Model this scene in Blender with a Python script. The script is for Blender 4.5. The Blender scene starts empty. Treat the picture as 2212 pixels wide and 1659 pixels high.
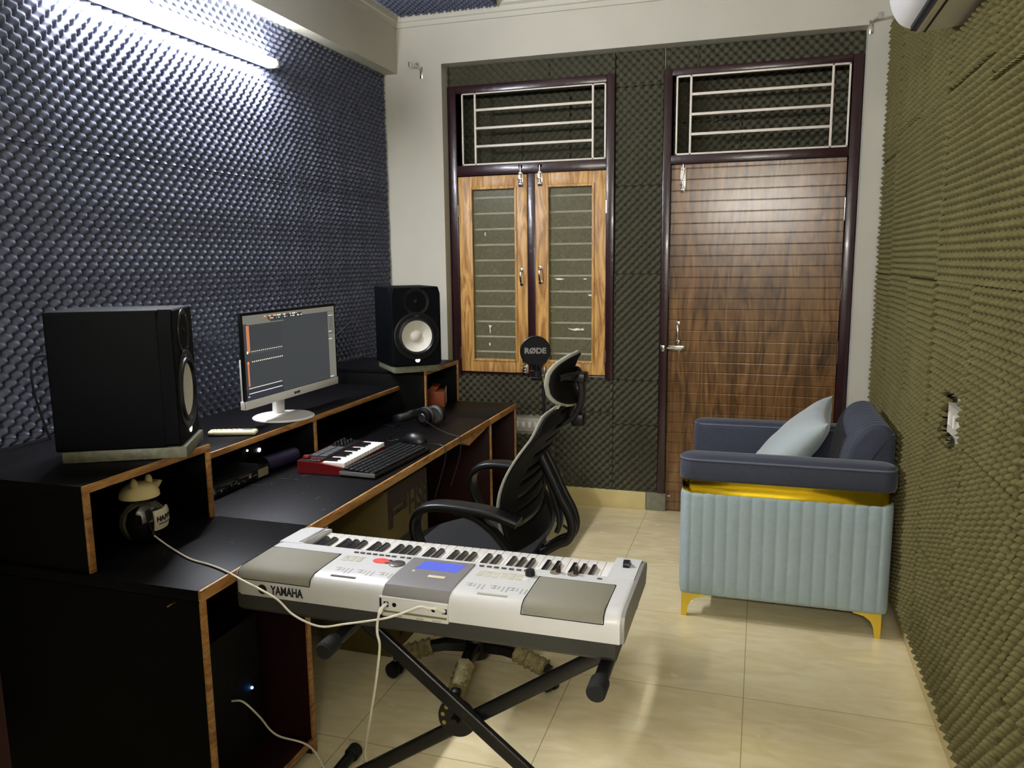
import bpy, bmesh, math, random
import numpy as np
from mathutils import Vector, Matrix
random.seed(7); rng = np.random.default_rng(7)
SC = bpy.context.scene; COL = SC.collection
PI = math.pi
def V(*a): return Vector(a)
# ---------------------------------------------------------------- camera
FPX, YAW, PIT, ROL, CAMZ = 1700.0, .30633, .15602, -.01125, 1.5
_f = V(-math.sin(YAW)*math.cos(PIT), math.cos(YAW)*math.cos(PIT), -math.sin(PIT))
_r = V(math.cos(YAW), math.sin(YAW), 0); _u = _r.cross(_f)
_r2 = _r*math.cos(ROL)+_u*math.sin(ROL); _u2 = -_r*math.sin(ROL)+_u*math.cos(ROL)
cd = bpy.data.cameras.new('camera'); cam = bpy.data.objects.new('camera', cd); COL.objects.link(cam)
cd.sensor_width = 36; cd.lens = 36*FPX/2212; cd.clip_start = .02
M = Matrix((( _r2.x,_u2.x,-_f.x,0),(_r2.y,_u2.y,-_f.y,0),(_r2.z,_u2.z,-_f.z,CAMZ),(0,0,0,1)))
cam.matrix_world = M; SC.camera = cam
def ray(x, y): return _f+_r2*((x-1106)/FPX)-_u2*((y-829.5)/FPX)
def atz(x, y, z): d = ray(x,y); return V(0,0,CAMZ)+d*((z-CAMZ)/d.z)
def aty(x, y, Y): d = ray(x,y); return V(0,0,CAMZ)+d*(Y/d.y)
def atx(x, y, X): d = ray(x,y); return V(0,0,CAMZ)+d*(X/d.x)
# ---------------------------------------------------------------- materials
def s2l(c): return tuple(((v/255+.055)/1.055)**2.4 if v > 10 else v/255/12.92 for v in c)
MATS = {}
def mat(name, col, rough=.5, metal=0, emit=0, spec=.5, noise=None, bump=None, coat=0, sheen=0, alpha=1, trans=0, ecol=None):
    """col is sRGB 0-255; noise=(scale, amount[, stretch xyz]); bump=(scale, strength, distance)"""
    if name in MATS: return MATS[name]
    m = bpy.data.materials.new(name); m.use_nodes = True; nt = m.node_tree; N = nt.nodes; L = nt.links
    b = N['Principled BSDF']; c = s2l(col)
    b.inputs['Base Color'].default_value = (*c,1); b.inputs['Roughness'].default_value = rough
    b.inputs['Metallic'].default_value = metal; b.inputs['Specular IOR Level'].default_value = spec
    b.inputs['Coat Weight'].default_value = coat; b.inputs['Coat Roughness'].default_value = .08
    b.inputs['Sheen Weight'].default_value = sheen; b.inputs['Sheen Roughness'].default_value = .4
    b.inputs['Alpha'].default_value = alpha; b.inputs['Transmission Weight'].default_value = trans
    if emit:
        b.inputs['Emission Color'].default_value = (*s2l(ecol or col),1); b.inputs['Emission Strength'].default_value = emit
    if noise or bump:
        tc = N.new('ShaderNodeTexCoord'); mp = N.new('ShaderNodeMapping'); L.new(tc.outputs['Object'], mp.inputs['Vector'])
    if noise:
        if len(noise) > 2: mp.inputs['Scale'].default_value = noise[2]
        n = N.new('ShaderNodeTexNoise'); n.inputs['Scale'].default_value = noise[0]; n.inputs['Detail'].default_value = 6
        L.new(mp.outputs[0], n.inputs['Vector'])
        r = N.new('ShaderNodeMapRange'); r.inputs['From Min'].default_value = .25; r.inputs['From Max'].default_value = .75
        r.inputs['To Min'].default_value = 1-noise[1]; r.inputs['To Max'].default_value = 1+noise[1]
        L.new(n.outputs['Fac'], r.inputs['Value'])
        x = N.new('ShaderNodeMix'); x.data_type = 'RGBA'; x.blend_type = 'MULTIPLY'; x.inputs['Factor'].default_value = 1
        x.inputs[6].default_value = (*c,1); L.new(r.outputs[0], x.inputs[7]); L.new(x.outputs[2], b.inputs['Base Color'])
    if bump:
        n2 = N.new('ShaderNodeTexNoise'); n2.inputs['Scale'].default_value = bump[0]; n2.inputs['Detail'].default_value = 3
        L.new(tc.outputs['Object'], n2.inputs['Vector'])
        bp = N.new('ShaderNodeBump'); bp.inputs['Strength'].default_value = bump[1]; bp.inputs['Distance'].default_value = bump[2]
        L.new(n2.outputs['Fac'], bp.inputs['Height']); L.new(bp.outputs[0], b.inputs['Normal'])
    MATS[name] = m; return m
def wood(name, c1, c2, c3, rough=.35, scale=(14,14,.9), dist=2.2, coat=.0, nscale=1.6, bands=1.0):
    m = bpy.data.materials.new(name); m.use_nodes = True; nt = m.node_tree; N = nt.nodes; L = nt.links; b = N['Principled BSDF']
    tc = N.new('ShaderNodeTexCoord'); mp = N.new('ShaderNodeMapping'); mp.inputs['Scale'].default_value = scale
    L.new(tc.outputs['Object'], mp.inputs['Vector'])
    n = N.new('ShaderNodeTexNoise'); n.inputs['Scale'].default_value = nscale; n.inputs['Detail'].default_value = 7; n.inputs['Distortion'].default_value = dist
    L.new(mp.outputs[0], n.inputs['Vector'])
    mp2 = N.new('ShaderNodeMapping'); mp2.inputs['Scale'].default_value = tuple(v*5 if v > 2 else v*1.5 for v in scale); L.new(tc.outputs['Object'], mp2.inputs['Vector'])
    n2 = N.new('ShaderNodeTexNoise'); n2.inputs['Scale'].default_value = 2.2; n2.inputs['Detail'].default_value = 4; L.new(mp2.outputs[0], n2.inputs['Vector'])
    mx = N.new('ShaderNodeMath'); mx.operation = 'MULTIPLY_ADD'; mx.inputs[1].default_value = .35*bands; L.new(n2.outputs['Fac'], mx.inputs[0]); L.new(n.outputs['Fac'], mx.inputs[2])
    cr = N.new('ShaderNodeValToRGB'); e = cr.color_ramp.elements; e[0].position = .45; e[0].color = (*s2l(c1),1); e[1].position = .92; e[1].color = (*s2l(c3),1)
    k = e.new(.66); k.color = (*s2l(c2),1)
    L.new(mx.outputs[0], cr.inputs[0]); L.new(cr.outputs[0], b.inputs['Base Color'])
    b.inputs['Roughness'].default_value = rough; b.inputs['Coat Weight'].default_value = coat; b.inputs['Coat Roughness'].default_value = .15
    bp = N.new('ShaderNodeBump'); bp.inputs['Strength'].default_value = .12; bp.inputs['Distance'].default_value = .002
    L.new(n2.outputs['Fac'], bp.inputs['Height']); L.new(bp.outputs[0], b.inputs['Normal'])
    MATS[name] = m; return m
# ---------------------------------------------------------------- mesh builder
class MB:
    def __init__(s): s.bm = bmesh.new(); s.mi = 0
    def _fin(s, faces):
        for f in faces: f.material_index = s.mi
    def box(s, x0,x1,y0,y1,z0,z1, bev=0, seg=2, m=None):
        t = bmesh.new(); bmesh.ops.create_cube(t, size=1)
        for v in t.verts: v.co = V((x0+x1)/2+v.co.x*(x1-x0), (y0+y1)/2+v.co.y*(y1-y0), (z0+z1)/2+v.co.z*(z1-z0))
        if bev: bmesh.ops.bevel(t, geom=t.edges[:], offset=min(bev, .49*min(abs(x1-x0),abs(y1-y0),abs(z1-z0))), segments=seg, profile=.5, affect='EDGES')
        s.merge(t, m); return s
    def merge(s, t, m=None):
        if m is not None: bmesh.ops.transform(t, matrix=m, verts=t.verts[:])
        mp = {v: s.bm.verts.new(v.co) for v in t.verts}
        for f in t.faces:
            try: nf = s.bm.faces.new([mp[v] for v in f.verts]); nf.material_index = s.mi
            except ValueError: pass
        t.free()
    def ring(s, pts): return [s.bm.verts.new(p) for p in pts]
    def skin(s, rings, closed=True, cap0=True, cap1=True):
        rs = [s.ring(r) for r in rings]; fs = []
        for a, b in zip(rs, rs[1:]):
            n = len(a)
            for i in range(n if closed else n-1):
                j = (i+1) % n
                fs.append(s.bm.faces.new((a[i],a[j],b[j],b[i])))
        if closed and cap0: fs.append(s.bm.faces.new(rs[0][::-1]))
        if closed and cap1: fs.append(s.bm.faces.new(rs[-1]))
        s._fin(fs); return s
    def cyl(s, p0, p1, r, r1=None, seg=20):
        p0 = Vector(p0); p1 = Vector(p1); d = (p1-p0).normalized(); a = d.orthogonal().normalized(); b = d.cross(a)
        r1 = r if r1 is None else r1
        return s.skin([[p+a*rr*math.cos(2*PI*i/seg)+b*rr*math.sin(2*PI*i/seg) for i in range(seg)] for p, rr in ((p0,r),(p1,r1))])
    def lathe(s, prof, o, axis, seg=32, cap=True):
        """prof = [(radius, offset along axis)]"""
        o = Vector(o); d = Vector(axis).normalized(); a = d.orthogonal().normalized(); b = d.cross(a)
        return s.skin([[o+d*h+a*max(r,1e-4)*math.cos(2*PI*i/seg)+b*max(r,1e-4)*math.sin(2*PI*i/seg) for i in range(seg)] for r, h in prof], cap0=cap, cap1=cap)
    def sweep(s, pts, w, h, side=None, seg=0, rnd=8):
        """tube along pts; elliptical section w x h with `side` the direction of w"""
        pts = [Vector(p) for p in pts]; rings = []; prev = None
        for i, p in enumerate(pts):
            t = (pts[min(i+1,len(pts)-1)]-pts[max(i-1,0)]).normalized()
            if side is not None: a = Vector(side); a = (a-t*a.dot(t)).normalized()
            else:
                a = t.orthogonal().normalized() if prev is None else (prev-t*prev.dot(t)).normalized()
            prev = a; b = t.cross(a)
            ww = w[i] if isinstance(w, (list,tuple)) else w; hh = h[i] if isinstance(h, (list,tuple)) else h
            ring = []
            for k in range(rnd):
                c, sn = math.cos(2*PI*k/rnd), math.sin(2*PI*k/rnd)
                if seg: c = math.copysign(abs(c)**.45, c); sn = math.copysign(abs(sn)**.45, sn)
                ring.append(p+a*c*ww/2+b*sn*hh/2)
            rings.append(ring)
        return s.skin(rings)
    def prism(s, poly, axis, a0, a1):
        """poly 2D in the two other axes (cyclic order), extruded along axis"""
        def P(u, v, w): return {'x': V(w,u,v), 'y': V(u,w,v), 'z': V(u,v,w)}[axis]
        return s.skin([[P(u,v,a0) for u,v in poly],[P(u,v,a1) for u,v in poly]])
    def sphere(s, c, r, sx=1, sy=1, sz=1, seg=20):
        t = bmesh.new(); bmesh.ops.create_uvsphere(t, u_segments=seg, v_segments=seg//2, radius=r)
        s.merge(t, Matrix.Translation(Vector(c)) @ Matrix.Diagonal((sx,sy,sz,1))); return s
    def quad(s, a,b,c,d):
        s._fin([s.bm.faces.new(s.ring([a,b,c,d]))]); return s
    def obj(s, name, m, parent=None, world=True, smooth=35, xf=None):
        me = bpy.data.meshes.new(name)
        bmesh.ops.remove_doubles(s.bm, verts=s.bm.verts[:], dist=1e-6)
        bmesh.ops.recalc_face_normals(s.bm, faces=s.bm.faces[:])
        if xf is not None: s.bm.transform(xf)
        if parent is not None and world: s.bm.transform(ROOT[parent.name].inverted())
        s.bm.to_mesh(me); s.bm.free()
        for q in (m if isinstance(m, (list,tuple)) else [m]): me.materials.append(q)
        return link(name, me, parent, smooth)
ROOT = {}
def link(name, me, parent=None, smooth=35):
    if smooth is not None:
        me.shade_smooth(); me.set_sharp_from_angle(angle=math.radians(smooth))
    o = bpy.data.objects.new(name, me); COL.objects.link(o)
    if parent is not None: o.parent = parent; ROOT[o.name] = ROOT[parent.name]
    return o
def thing(name, label, cat, loc=(0,0,0), rz=0, group=None, kind=None):
    o = bpy.data.objects.new(name, None); COL.objects.link(o); o.empty_display_size = .05
    o.location = loc; o.rotation_euler = (0,0,rz)
    ROOT[o.name] = Matrix.Translation(Vector(loc)) @ Matrix.Rotation(rz, 4, 'Z')
    if label: o['label'] = label
    if cat: o['category'] = cat
    if group: o['group'] = group
    if kind: o['kind'] = kind
    return o
def tag(o, label, cat, group=None):
    o['label'] = label; o['category'] = cat
    if group: o['group'] = group
    return o
def struct(o, label=None):
    o['kind'] = 'structure'
    if label: o['label'] = label
    return o
def place(o, loc):
    """move the origin of a top-level world mesh to loc"""
    o.data.transform(Matrix.Translation(-Vector(loc))); o.location = loc; return o
def spline(pts, n=8):
    pts = [Vector(p) for p in pts]; q = [pts[0]*2-pts[1]]+pts+[pts[-1]*2-pts[-2]]; out = []
    for i in range(1, len(q)-2):
        a,b,c,d = q[i-1],q[i],q[i+1],q[i+2]
        for k in range(n):
            t = k/n
            out.append(.5*((2*b)+(c-a)*t+(2*a-5*b+4*c-d)*t*t+(3*b-a-3*c+d)*t**3))
    out.append(pts[-1]); return out
def text_obj(name, txt, size, mtx, m, parent, extrude=.0004, bold=0, sx=1, width=None):
    cu = bpy.data.curves.new(name, 'FONT'); cu.body = txt; cu.size = size; cu.extrude = extrude; cu.offset = bold
    cu.align_x = 'CENTER'; cu.align_y = 'CENTER'; cu.resolution_u = 3
    t = bpy.data.objects.new('t', cu); COL.objects.link(t)
    dg = bpy.context.evaluated_depsgraph_get(); me = bpy.data.meshes.new_from_object(t.evaluated_get(dg))
    bpy.data.objects.remove(t); bpy.data.curves.remove(cu)
    me.name = name; me.materials.clear(); me.materials.append(m)
    if width:
        xs_ = [v.co.x for v in me.vertices]; sx = width/(max(xs_)-min(xs_))
    me.transform(mtx @ Matrix.Diagonal((sx,1,1,1)))
    if parent is not None: me.transform(ROOT[parent.name].inverted())
    return link(name, me, parent, None)
def frame_mtx(o, xd, yd):
    xd = Vector(xd).normalized(); yd = Vector(yd).normalized(); zd = xd.cross(yd)
    return Matrix(((xd.x,yd.x,zd.x,o[0]),(xd.y,yd.y,zd.y,o[1]),(xd.z,yd.z,zd.z,o[2]),(0,0,0,1)))
# ---------------------------------------------------------------- palette
WHITE = mat('wall_paint', (188,185,170), .75, noise=(3,.03), bump=(60,.05,.002))
FOAM_L = mat('foam_charcoal_blue', (83,86,100), 1, noise=(9,.07), bump=(700,.10,.0006), spec=.1)
FOAM_B = mat('foam_charcoal', (76,74,60), 1, noise=(9,.07), bump=(700,.10,.0006), spec=.1)
FOAM_R = mat('foam_olive_grey', (104,97,63), 1, noise=(7,.10), bump=(700,.10,.0006), spec=.1)
FRAME = mat('maroon_paint', (44,20,25), .28, noise=(25,.3), bump=(40,.3,.003), coat=.15)
GRILL = mat('cream_metal_paint', (225,215,200), .4)
CHROME = mat('chrome', (215,212,205), .18, 1)
TEAK = wood('teak_wood', (150,105,52), (205,158,92), (222,180,118), .42, (10,10,1.3), 3.2, bands=.45)
DOORW = wood('walnut_laminate', (58,38,20), (104,72,38), (138,100,58), .26, (7,7,1.0), 3.0, coat=.12)
EDGE = wood('edge_band_wood', (112,70,34), (166,118,62), (190,146,90), .4, (30,5,30), 1.5)
DESK = mat('black_laminate', (10,9,11), .42, spec=.09, noise=(4,.2), bump=(30,.04,.001))
DESKM = mat('black_side_laminate', (2,2,2), .6, spec=.12)
DESKR = mat('dark_red_laminate', (34,10,8), .55, spec=.15, noise=(12,.2,(1,1,.2)))
BLACK = mat('black_plastic', (8,8,10), .38, spec=.4)
BLACKM = mat('black_matt', (4,4,5), .7, spec=.2)
RUBBER = mat('black_rubber', (9,9,10), .8)
SILVER = mat('silver_plastic', (208,208,207), .36, spec=.5, noise=(1.5,.02))
GREYP = mat('grey_plastic', (136,133,128), .4)
KEYW = mat('ivory_key', (238,234,228), .25, coat=.2)
KEYB = mat('black_key', (20,18,20), .25)
WPL = mat('white_plastic', (222,220,216), .35)
CREAM = mat('cream_plastic', (222,215,180), .4)
GOLD = mat('polished_gold', (214,186,42), .14, 1, bump=(14,.10,.004))
FABL = mat('pale_blue_grey_velvet', (150,166,170), .85, noise=(60,.06), bump=(500,.2,.0008), sheen=.15)
FABD = mat('slate_velvet', (52,56,70), .85, noise=(50,.10), bump=(500,.2,.0008), sheen=.2)
PIPE = mat('slate_piping', (92,96,108), .8)
WOOF = mat('white_cone', (216,212,200), .5)
GRANITE = mat('grey_green_stone', (104,104,84), .5, noise=(60,.35))
CABLEW = mat('white_cable', (232,226,212), .4)
CABLEB = mat('black_cable', (24,24,26), .4)
SPK = mat('speaker_black_vinyl', (2,3,6), .65, spec=.10, bump=(700,.2,.0006))
# ---------------------------------------------------------------- room shell
XL, XR, YB, YO, YR, ZC = -2.25, .595, 4.52, 4.64, -1.25, 2.95
OX0, OX1, OZ = -1.845, .467, 2.645          # opening holding window and door
def floor_mat():
    m = bpy.data.materials.new('beige_tile'); m.use_nodes = True; nt = m.node_tree; N = nt.nodes; L = nt.links; b = N['Principled BSDF']
    g = N.new('ShaderNodeNewGeometry'); sp = N.new('ShaderNodeSeparateXYZ'); L.new(g.outputs['Position'], sp.inputs[0])
    def line(out, off):
        a = N.new('ShaderNodeMath'); a.operation = 'SUBTRACT'; a.inputs[1].default_value = off-30*.6; L.new(out, a.inputs[0])
        f = N.new('ShaderNodeMath'); f.operation = 'MODULO'; f.inputs[1].default_value = .6; L.new(a.outputs[0], f.inputs[0])
        c = N.new('ShaderNodeMath'); c.operation = 'LESS_THAN'; c.inputs[1].default_value = .0028; L.new(f.outputs[0], c.inputs[0]); return c
    lx = line(sp.outputs[0], -.61); ly = line(sp.outputs[1], 3.83)
    mx = N.new('ShaderNodeMath'); mx.operation = 'MAXIMUM'; L.new(lx.outputs[0], mx.inputs[0]); L.new(ly.outputs[0], mx.inputs[1])
    mp = N.new('ShaderNodeMapping'); mp.inputs['Scale'].default_value = (1.2,3.5,1); L.new(g.outputs['Position'], mp.inputs[0])
    n = N.new('ShaderNodeTexNoise'); n.inputs['Scale'].default_value = 4; n.inputs['Detail'].default_value = 9; n.inputs['Distortion'].default_value = 1.2; L.new(mp.outputs[0], n.inputs['Vector'])
    cr = N.new('ShaderNodeValToRGB'); e = cr.color_ramp.elements; e[0].position = .35; e[0].color = (*s2l((222,205,158)),1); e[1].position = .68; e[1].color = (*s2l((236,222,182)),1)
    L.new(n.outputs['Fac'], cr.inputs[0])
    x = N.new('ShaderNodeMix'); x.data_type = 'RGBA'; L.new(mx.outputs[0], x.inputs['Factor']); L.new(cr.outputs[0], x.inputs[6]); x.inputs[7].default_value = (*s2l((165,145,102)),1)
    L.new(x.outputs[2], b.inputs['Base Color'])
    n3 = N.new('ShaderNodeTexNoise'); n3.inputs['Scale'].default_value = 9; n3.inputs['Detail'].default_value = 5; L.new(g.outputs['Position'], n3.inputs['Vector'])
    rr = N.new('ShaderNodeMapRange'); rr.inputs['To Min'].default_value = .12; rr.inputs['To Max'].default_value = .34; L.new(n3.outputs['Fac'], rr.inputs['Value']); L.new(rr.outputs[0], b.inputs['Roughness'])
    return m
FLOOR = floor_mat()
struct(MB().box(XL-.1,XR+.1,YR-.1,5.0,-.08,0).obj('floor', FLOOR), 'polished beige marble tile floor')
struct(MB().box(XL-.1,XR+.1,YR-.1,5.0,ZC,ZC+.08).obj('ceiling', WHITE), 'off white ceiling')
struct(MB().box(XL-.1,XL,YR-.1,5.0,0,ZC).obj('wall_left', WHITE), 'white wall mostly covered by charcoal foam')
struct(MB().box(XR,XR+.1,YR-.1,5.0,0,ZC).obj('wall_right', WHITE), 'white wall mostly covered by olive grey foam')
struct(MB().box(XL,XR,YR-.1,YR,0,ZC).obj('wall_rear', WHITE), 'white wall behind the viewer')
b = MB()
b.box(XL,OX0,YB,5.0,0,ZC); b.box(OX1,XR,YB,5.0,0,ZC); b.box(OX0,OX1,YB,5.0,OZ,ZC)
b.box(OX0,-.83,YO,5.0,0,.80); b.box(-.83,-.55,YO,5.0,0,OZ); b.box(OX0,-.83,4.86,5.0,.8,OZ); b.box(-.55,OX1,4.86,5.0,0,OZ)
b.box(OX0,-.83,YO+.04,4.86,2.56,OZ); b.box(-.55,OX1,YO+.04,4.86,2.56,OZ)
struct(b.obj('wall_back', WHITE, smooth=None), 'off white end wall with recessed window and door bay')
struct(MB().box(XL,-2.13,YR,YB,2.61,ZC).obj('trim_1', WHITE), 'white beam along the top of the left wall')
b = MB()      # stepped cornice along the end wall and the side walls
prof = [(0,-.085),(.012,-.085),(.016,-.06),(.026,-.055),(.030,-.03),(.05,-.02),(.054,0),(0,0)]
b.skin([[V(x, YB-p, ZC+q) for p,q in prof] for x in (-2.13, XR)])
b.skin([[V(XR-p, y, ZC+q) for p,q in prof] for y in (YB, YR)])
b.skin([[V(-2.13+p, y, ZC+q) for p,q in prof] for y in (YB, YR)])
struct(b.obj('trim_2', WHITE), 'moulded white cornice under the ceiling')
SKT = mat('skirting_tile', (205,188,130), .3, noise=(8,.08))
struct(MB().box(OX0,-.62,4.604,YO,0,.11,.003).obj('baseboard_back', SKT), 'beige tile skirting below the window wall foam')
struct(MB().box(XR-.012,XR,YR,YB,0,.12,.003).obj('baseboard_right', SKT), 'beige tile skirting along the right wall')
struct(MB().box(-.618,-.502,4.607,YO,0,.112,.002).obj('trim_3', mat('cement', (120,118,100), .8, noise=(30,.2))), 'grey cement block under the left door post')
# ---------------------------------------------------------------- egg-crate foam
PP = .048
def foam_panel(o, U, W, u0, u1, v0, v1, material, label, group, A=.030, base=.016, ns=8, holes=(), ph=None, jag=0, zoff=0.0):
    """o: origin on the wall, U: in-plane horizontal unit, W: outward unit, v is world z"""
    g = .0007
    pu, pv = ph if ph is not None else (random.random()*PP, random.random()*PP)
    nu = max(2,int(round((u1-u0)/PP*ns))); nv = max(2,int(round((v1-v0)/PP*ns)))
    u = np.linspace(u0+g, u1-g, nu+1); v = np.linspace(v0+g, v1-g, nv+1)
    uu, vv = np.meshgrid(u, v, indexing='ij')
    c = np.cos(2*PI*(uu+pu)/PP)*np.cos(2*PI*(vv+pv)/PP)
    h = base+zoff+A*(.5+.5*c)**.85
    h += .0012*np.sin(uu*31+pu*200)+.0012*np.cos(vv*27+pv*90)
    Un = np.array(U); Wn = np.array(W); On = np.array(o)
    P = On+uu[...,None]*Un+vv[...,None]*np.array([0,0,1.])+h[...,None]*Wn
    keep = np.ones((nu,nv), bool)
    for (hu0,hu1,hv0,hv1) in holes:
        um = (uu[:-1,:-1]); vm = vv[:-1,:-1]; jn = .012*np.sin(um*170)+.010*np.sin(vm*150)
        keep &= ~((um+jn>hu0)&(um+jn<hu1)&(vm+jn>hv0)&(vm+jn<hv1))
    idx = np.arange((nu+1)*(nv+1)).reshape(nu+1,nv+1)
    q = np.stack([idx[:-1,:-1],idx[1:,:-1],idx[1:,1:],idx[:-1,1:]],-1)[keep].reshape(-1,4)
    pts = [P.reshape(-1,3)]; n0 = (nu+1)*(nv+1); quads = [q]
    per = np.concatenate([idx[:,0], idx[-1,1:], idx[::-1,-1][1:], idx[0,::-1][1:-1]])
    bp = P.reshape(-1,3)[per]; bb = bp-((bp-On)@Wn)[:,None]*Wn[None]+Wn*(.0005)
    pts.append(bb); k = len(per); a = np.arange(k); nb = n0+a
    quads.append(np.stack([per, np.roll(per,-1), np.roll(nb,-1), nb],-1))
    allp = np.concatenate(pts); allq = np.concatenate(quads)
    if np.dot(np.cross(Un,[0,0,1.]), Wn) < 0: allq = allq[:,::-1]
    me = bpy.data.meshes.new('foam_panel'); me.vertices.add(len(allp)); 
    cen = On+Un*(u0+u1)/2+np.array([0,0,(v0+v1)/2]); me.vertices.foreach_set('co', (allp-cen).astype(np.float32).ravel())
    nq = len(allq); me.loops.add(nq*4); me.loops.foreach_set('vertex_index', allq.astype(np.int32).ravel())
    me.polygons.add(nq); me.polygons.foreach_set('loop_start', np.arange(0,nq*4,4,dtype=np.int32)); me.polygons.foreach_set('loop_total', np.full(nq,4,np.int32))
    me.update(calc_edges=True); me.validate(); me.materials.append(material)
    ob = link('foam_panel', me, None, 60); ob.location = cen
    tag(ob, label, 'acoustic foam', group); return ob
LY = [.218,1.226,2.234,3.242,4.25,4.505]; LZ = [.05,.969,1.881,2.608]
names = {0:'lowest row', 1:'middle row', 2:'top row'}
for i in range(5):
    for j in range(3):
        if j == 0 and i == 0: continue
        foam_panel((XL,0,0),(0,1,0),(1,0,0), LY[i],LY[i+1],LZ[j],LZ[j+1], FOAM_L, 'charcoal egg-crate foam panel on the left wall, in the '+names[j], 'left wall foam, '+names[j], ph=(random.random()*.003,-LZ[j]%PP), zoff=random.uniform(-.0006,.0006))
RY = [.41,.914,1.418,1.922,2.43,2.93,3.43,3.93,4.385]
for i in range(8):
    top = 2.60 if RY[i] > 2.9 else (2.19 if RY[i] > 1.9 else 2.86)
    zz = [.125,.51,1.42,2.02] if i % 2 == 0 else [.125,.96,1.42,1.95]
    if i == 5: zz = [.125,.96,1.42,2.01]
    zz = [z for z in zz if z < top-.1]+[top]
    for z0, z1 in zip(zz, zz[1:]):
        holes = []
        if RY[i] <= 2.6 < RY[i+1]: holes = [(2.50,2.71,.93,1.085)]
        foam_panel((XR,0,0),(0,1,0),(-1,0,0), RY[i],RY[i+1],z0,z1, FOAM_R, 'olive grey egg-crate foam panel on the right wall', 'right wall foam', holes=holes, ph=(random.random()*.02,random.random()*.02), zoff=random.uniform(-.003,.001), A=.041, base=.013)
def bf(x0,x1,z0,z1,y,lab,grp,**k): return foam_panel((0,y,0),(1,0,0),(0,-1,0),x0,x1,z0,z1,FOAM_B,lab,grp,**k)
for x0,x1 in ((-1.843,-1.213),(-1.213,-.828)): bf(x0,x1,2.528,2.642,YO,'grey foam strip above the window frame','foam strips above the window',A=.026,base=.012)
for x0,x1 in ((-.548,-.367),(-.367,.465)): bf(x0,x1,2.528,2.642,YO,'grey foam strip above the door frame','foam strips above the door',A=.026,base=.012)
for z0,z1 in ((.112,.52),(.52,.79),(.79,1.413),(1.413,1.912),(1.912,2.455),(2.455,2.642)): bf(-.824,-.556,z0,z1,YO,'charcoal foam panel in the strip between window and door','foam between window and door',A=.026,base=.012)
for x0,x1 in ((-1.843,-1.177),(-1.177,-.826)):
    for z0,z1 in ((.112,.59),(.59,.795)): bf(x0,x1,z0,z1,YO,'charcoal foam panel under the window','foam under the window',A=.026,base=.012,holes=[(-1.462,-1.268,.425,.55)] )
for x0,x1,lab,g in ((-1.79,-.873,'charcoal foam panel behind the grille over the window','foam behind the window grille'),(-.50,.413,'charcoal foam panel behind the grille over the door','foam behind the door grille')):
    xm = [x0-.03,x0+.36,x0+.66,x1+.03]
    for a,c in zip(xm,xm[1:]):
        for z0,z1 in ((2.03,2.27),(2.27,2.53)): bf(a,c,z0,z1,4.82,lab,g,A=.028)
for x0,x1 in ((-1.80,-1.33),(-1.33,-.86)):
    for z0,z1 in ((.80,1.41),(1.41,2.03)): bf(x0,x1,z0,z1,4.80,'foam panel seen through the window glass','foam behind the window glass',A=.028)
# foam patch stuck on the ceiling
def ceil_foam(x0,x1,y0,y1):
    ns = 8; nu = int((x1-x0)/PP*ns); nv = int((y1-y0)/PP*ns)
    b = MB(); u = [x0+(x1-x0)*i/nu for i in range(nu+1)]; v = [y0+(y1-y0)*j/nv for j in range(nv+1)]
    h = lambda x,y: ZC-.016-.03*(.5+.5*math.cos(2*PI*x/PP)*math.cos(2*PI*y/PP))**.85
    g = [[b.bm.verts.new((x,y,h(x,y))) for y in v] for x in u]
    for i in range(nu):
        for j in range(nv): b.bm.faces.new((g[i][j],g[i][j+1],g[i+1][j+1],g[i+1][j]))
    per = [g[i][0] for i in range(nu+1)]+[g[nu][j] for j in range(1,nv+1)]+[g[i][nv] for i in range(nu-1,-1,-1)]+[g[0][j] for j in range(nv-1,0,-1)]
    top = [b.bm.verts.new((p.co.x,p.co.y,ZC-.0005)) for p in per]
    for k in range(len(per)): b.bm.faces.new((per[k],per[(k+1)%len(per)],top[(k+1)%len(per)],top[k]))
    o = b.obj('foam_panel', FOAM_L, smooth=60); place(o, ((x0+x1)/2,(y0+y1)/2,ZC))
    tag(o, 'charcoal egg-crate foam panel stuck on the ceiling', 'acoustic foam', 'ceiling foam')
for y0,y1 in ((2.45,3.45),(3.452,4.46)): ceil_foam(-2.075,-1.475,y0,y1)
# ---------------------------------------------------------------- window
w = thing('window_1', 'double wooden casement with barred glass, grilled transom and maroon frame', None, (-1.335,4.63,.8), kind='structure')
FY0, FY1 = 4.598, 4.70
b = MB()
for x0,x1 in ((-1.845,-1.79),(-.873,-.827)): b.box(x0,x1,FY0,FY1,.79,2.53,.004)
b.box(-1.349,-1.303,FY0+.012,FY1,.80,2.01,.004)
b.box(-1.79,-.873,FY0,FY1,2.485,2.53,.004); b.box(-1.79,-.873,FY0,FY1,2.008,2.068,.004); b.box(-1.79,-.873,FY0+.02,FY1,.785,.806,.003)
b.obj('window_frame', FRAME, w)
def grille(x0,x1,z0,z1,vx,parent,name='grille'):
    b = MB(); t = .010; y0,y1 = 4.606,4.618
    b.box(x0,x0+t,y0,y1,z0,z1,.002); b.box(x1-t,x1,y0,y1,z0,z1,.002); b.box(x0,x1,y0,y1,z1-t,z1,.002); b.box(x0,x1,y0,y1,z0,z0+t,.002)
    for x in vx: b.box(x-.006,x+.006,y0,y1,z0,z1,.002)
    for k in range(1,4):
        z = z0+(z1-z0)*k/4+.004; b.box(vx[0],vx[1],y0+.001,y1-.001,z-.0075,z+.0075,.003)
    return b.obj(name, GRILL, parent)
grille(-1.757,-.878,2.068,2.488,(-1.671,-.955),w)
GLASS = mat('dusty_glass', (150,146,110), .3, spec=.5, alpha=.26, noise=(300,.15))
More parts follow.
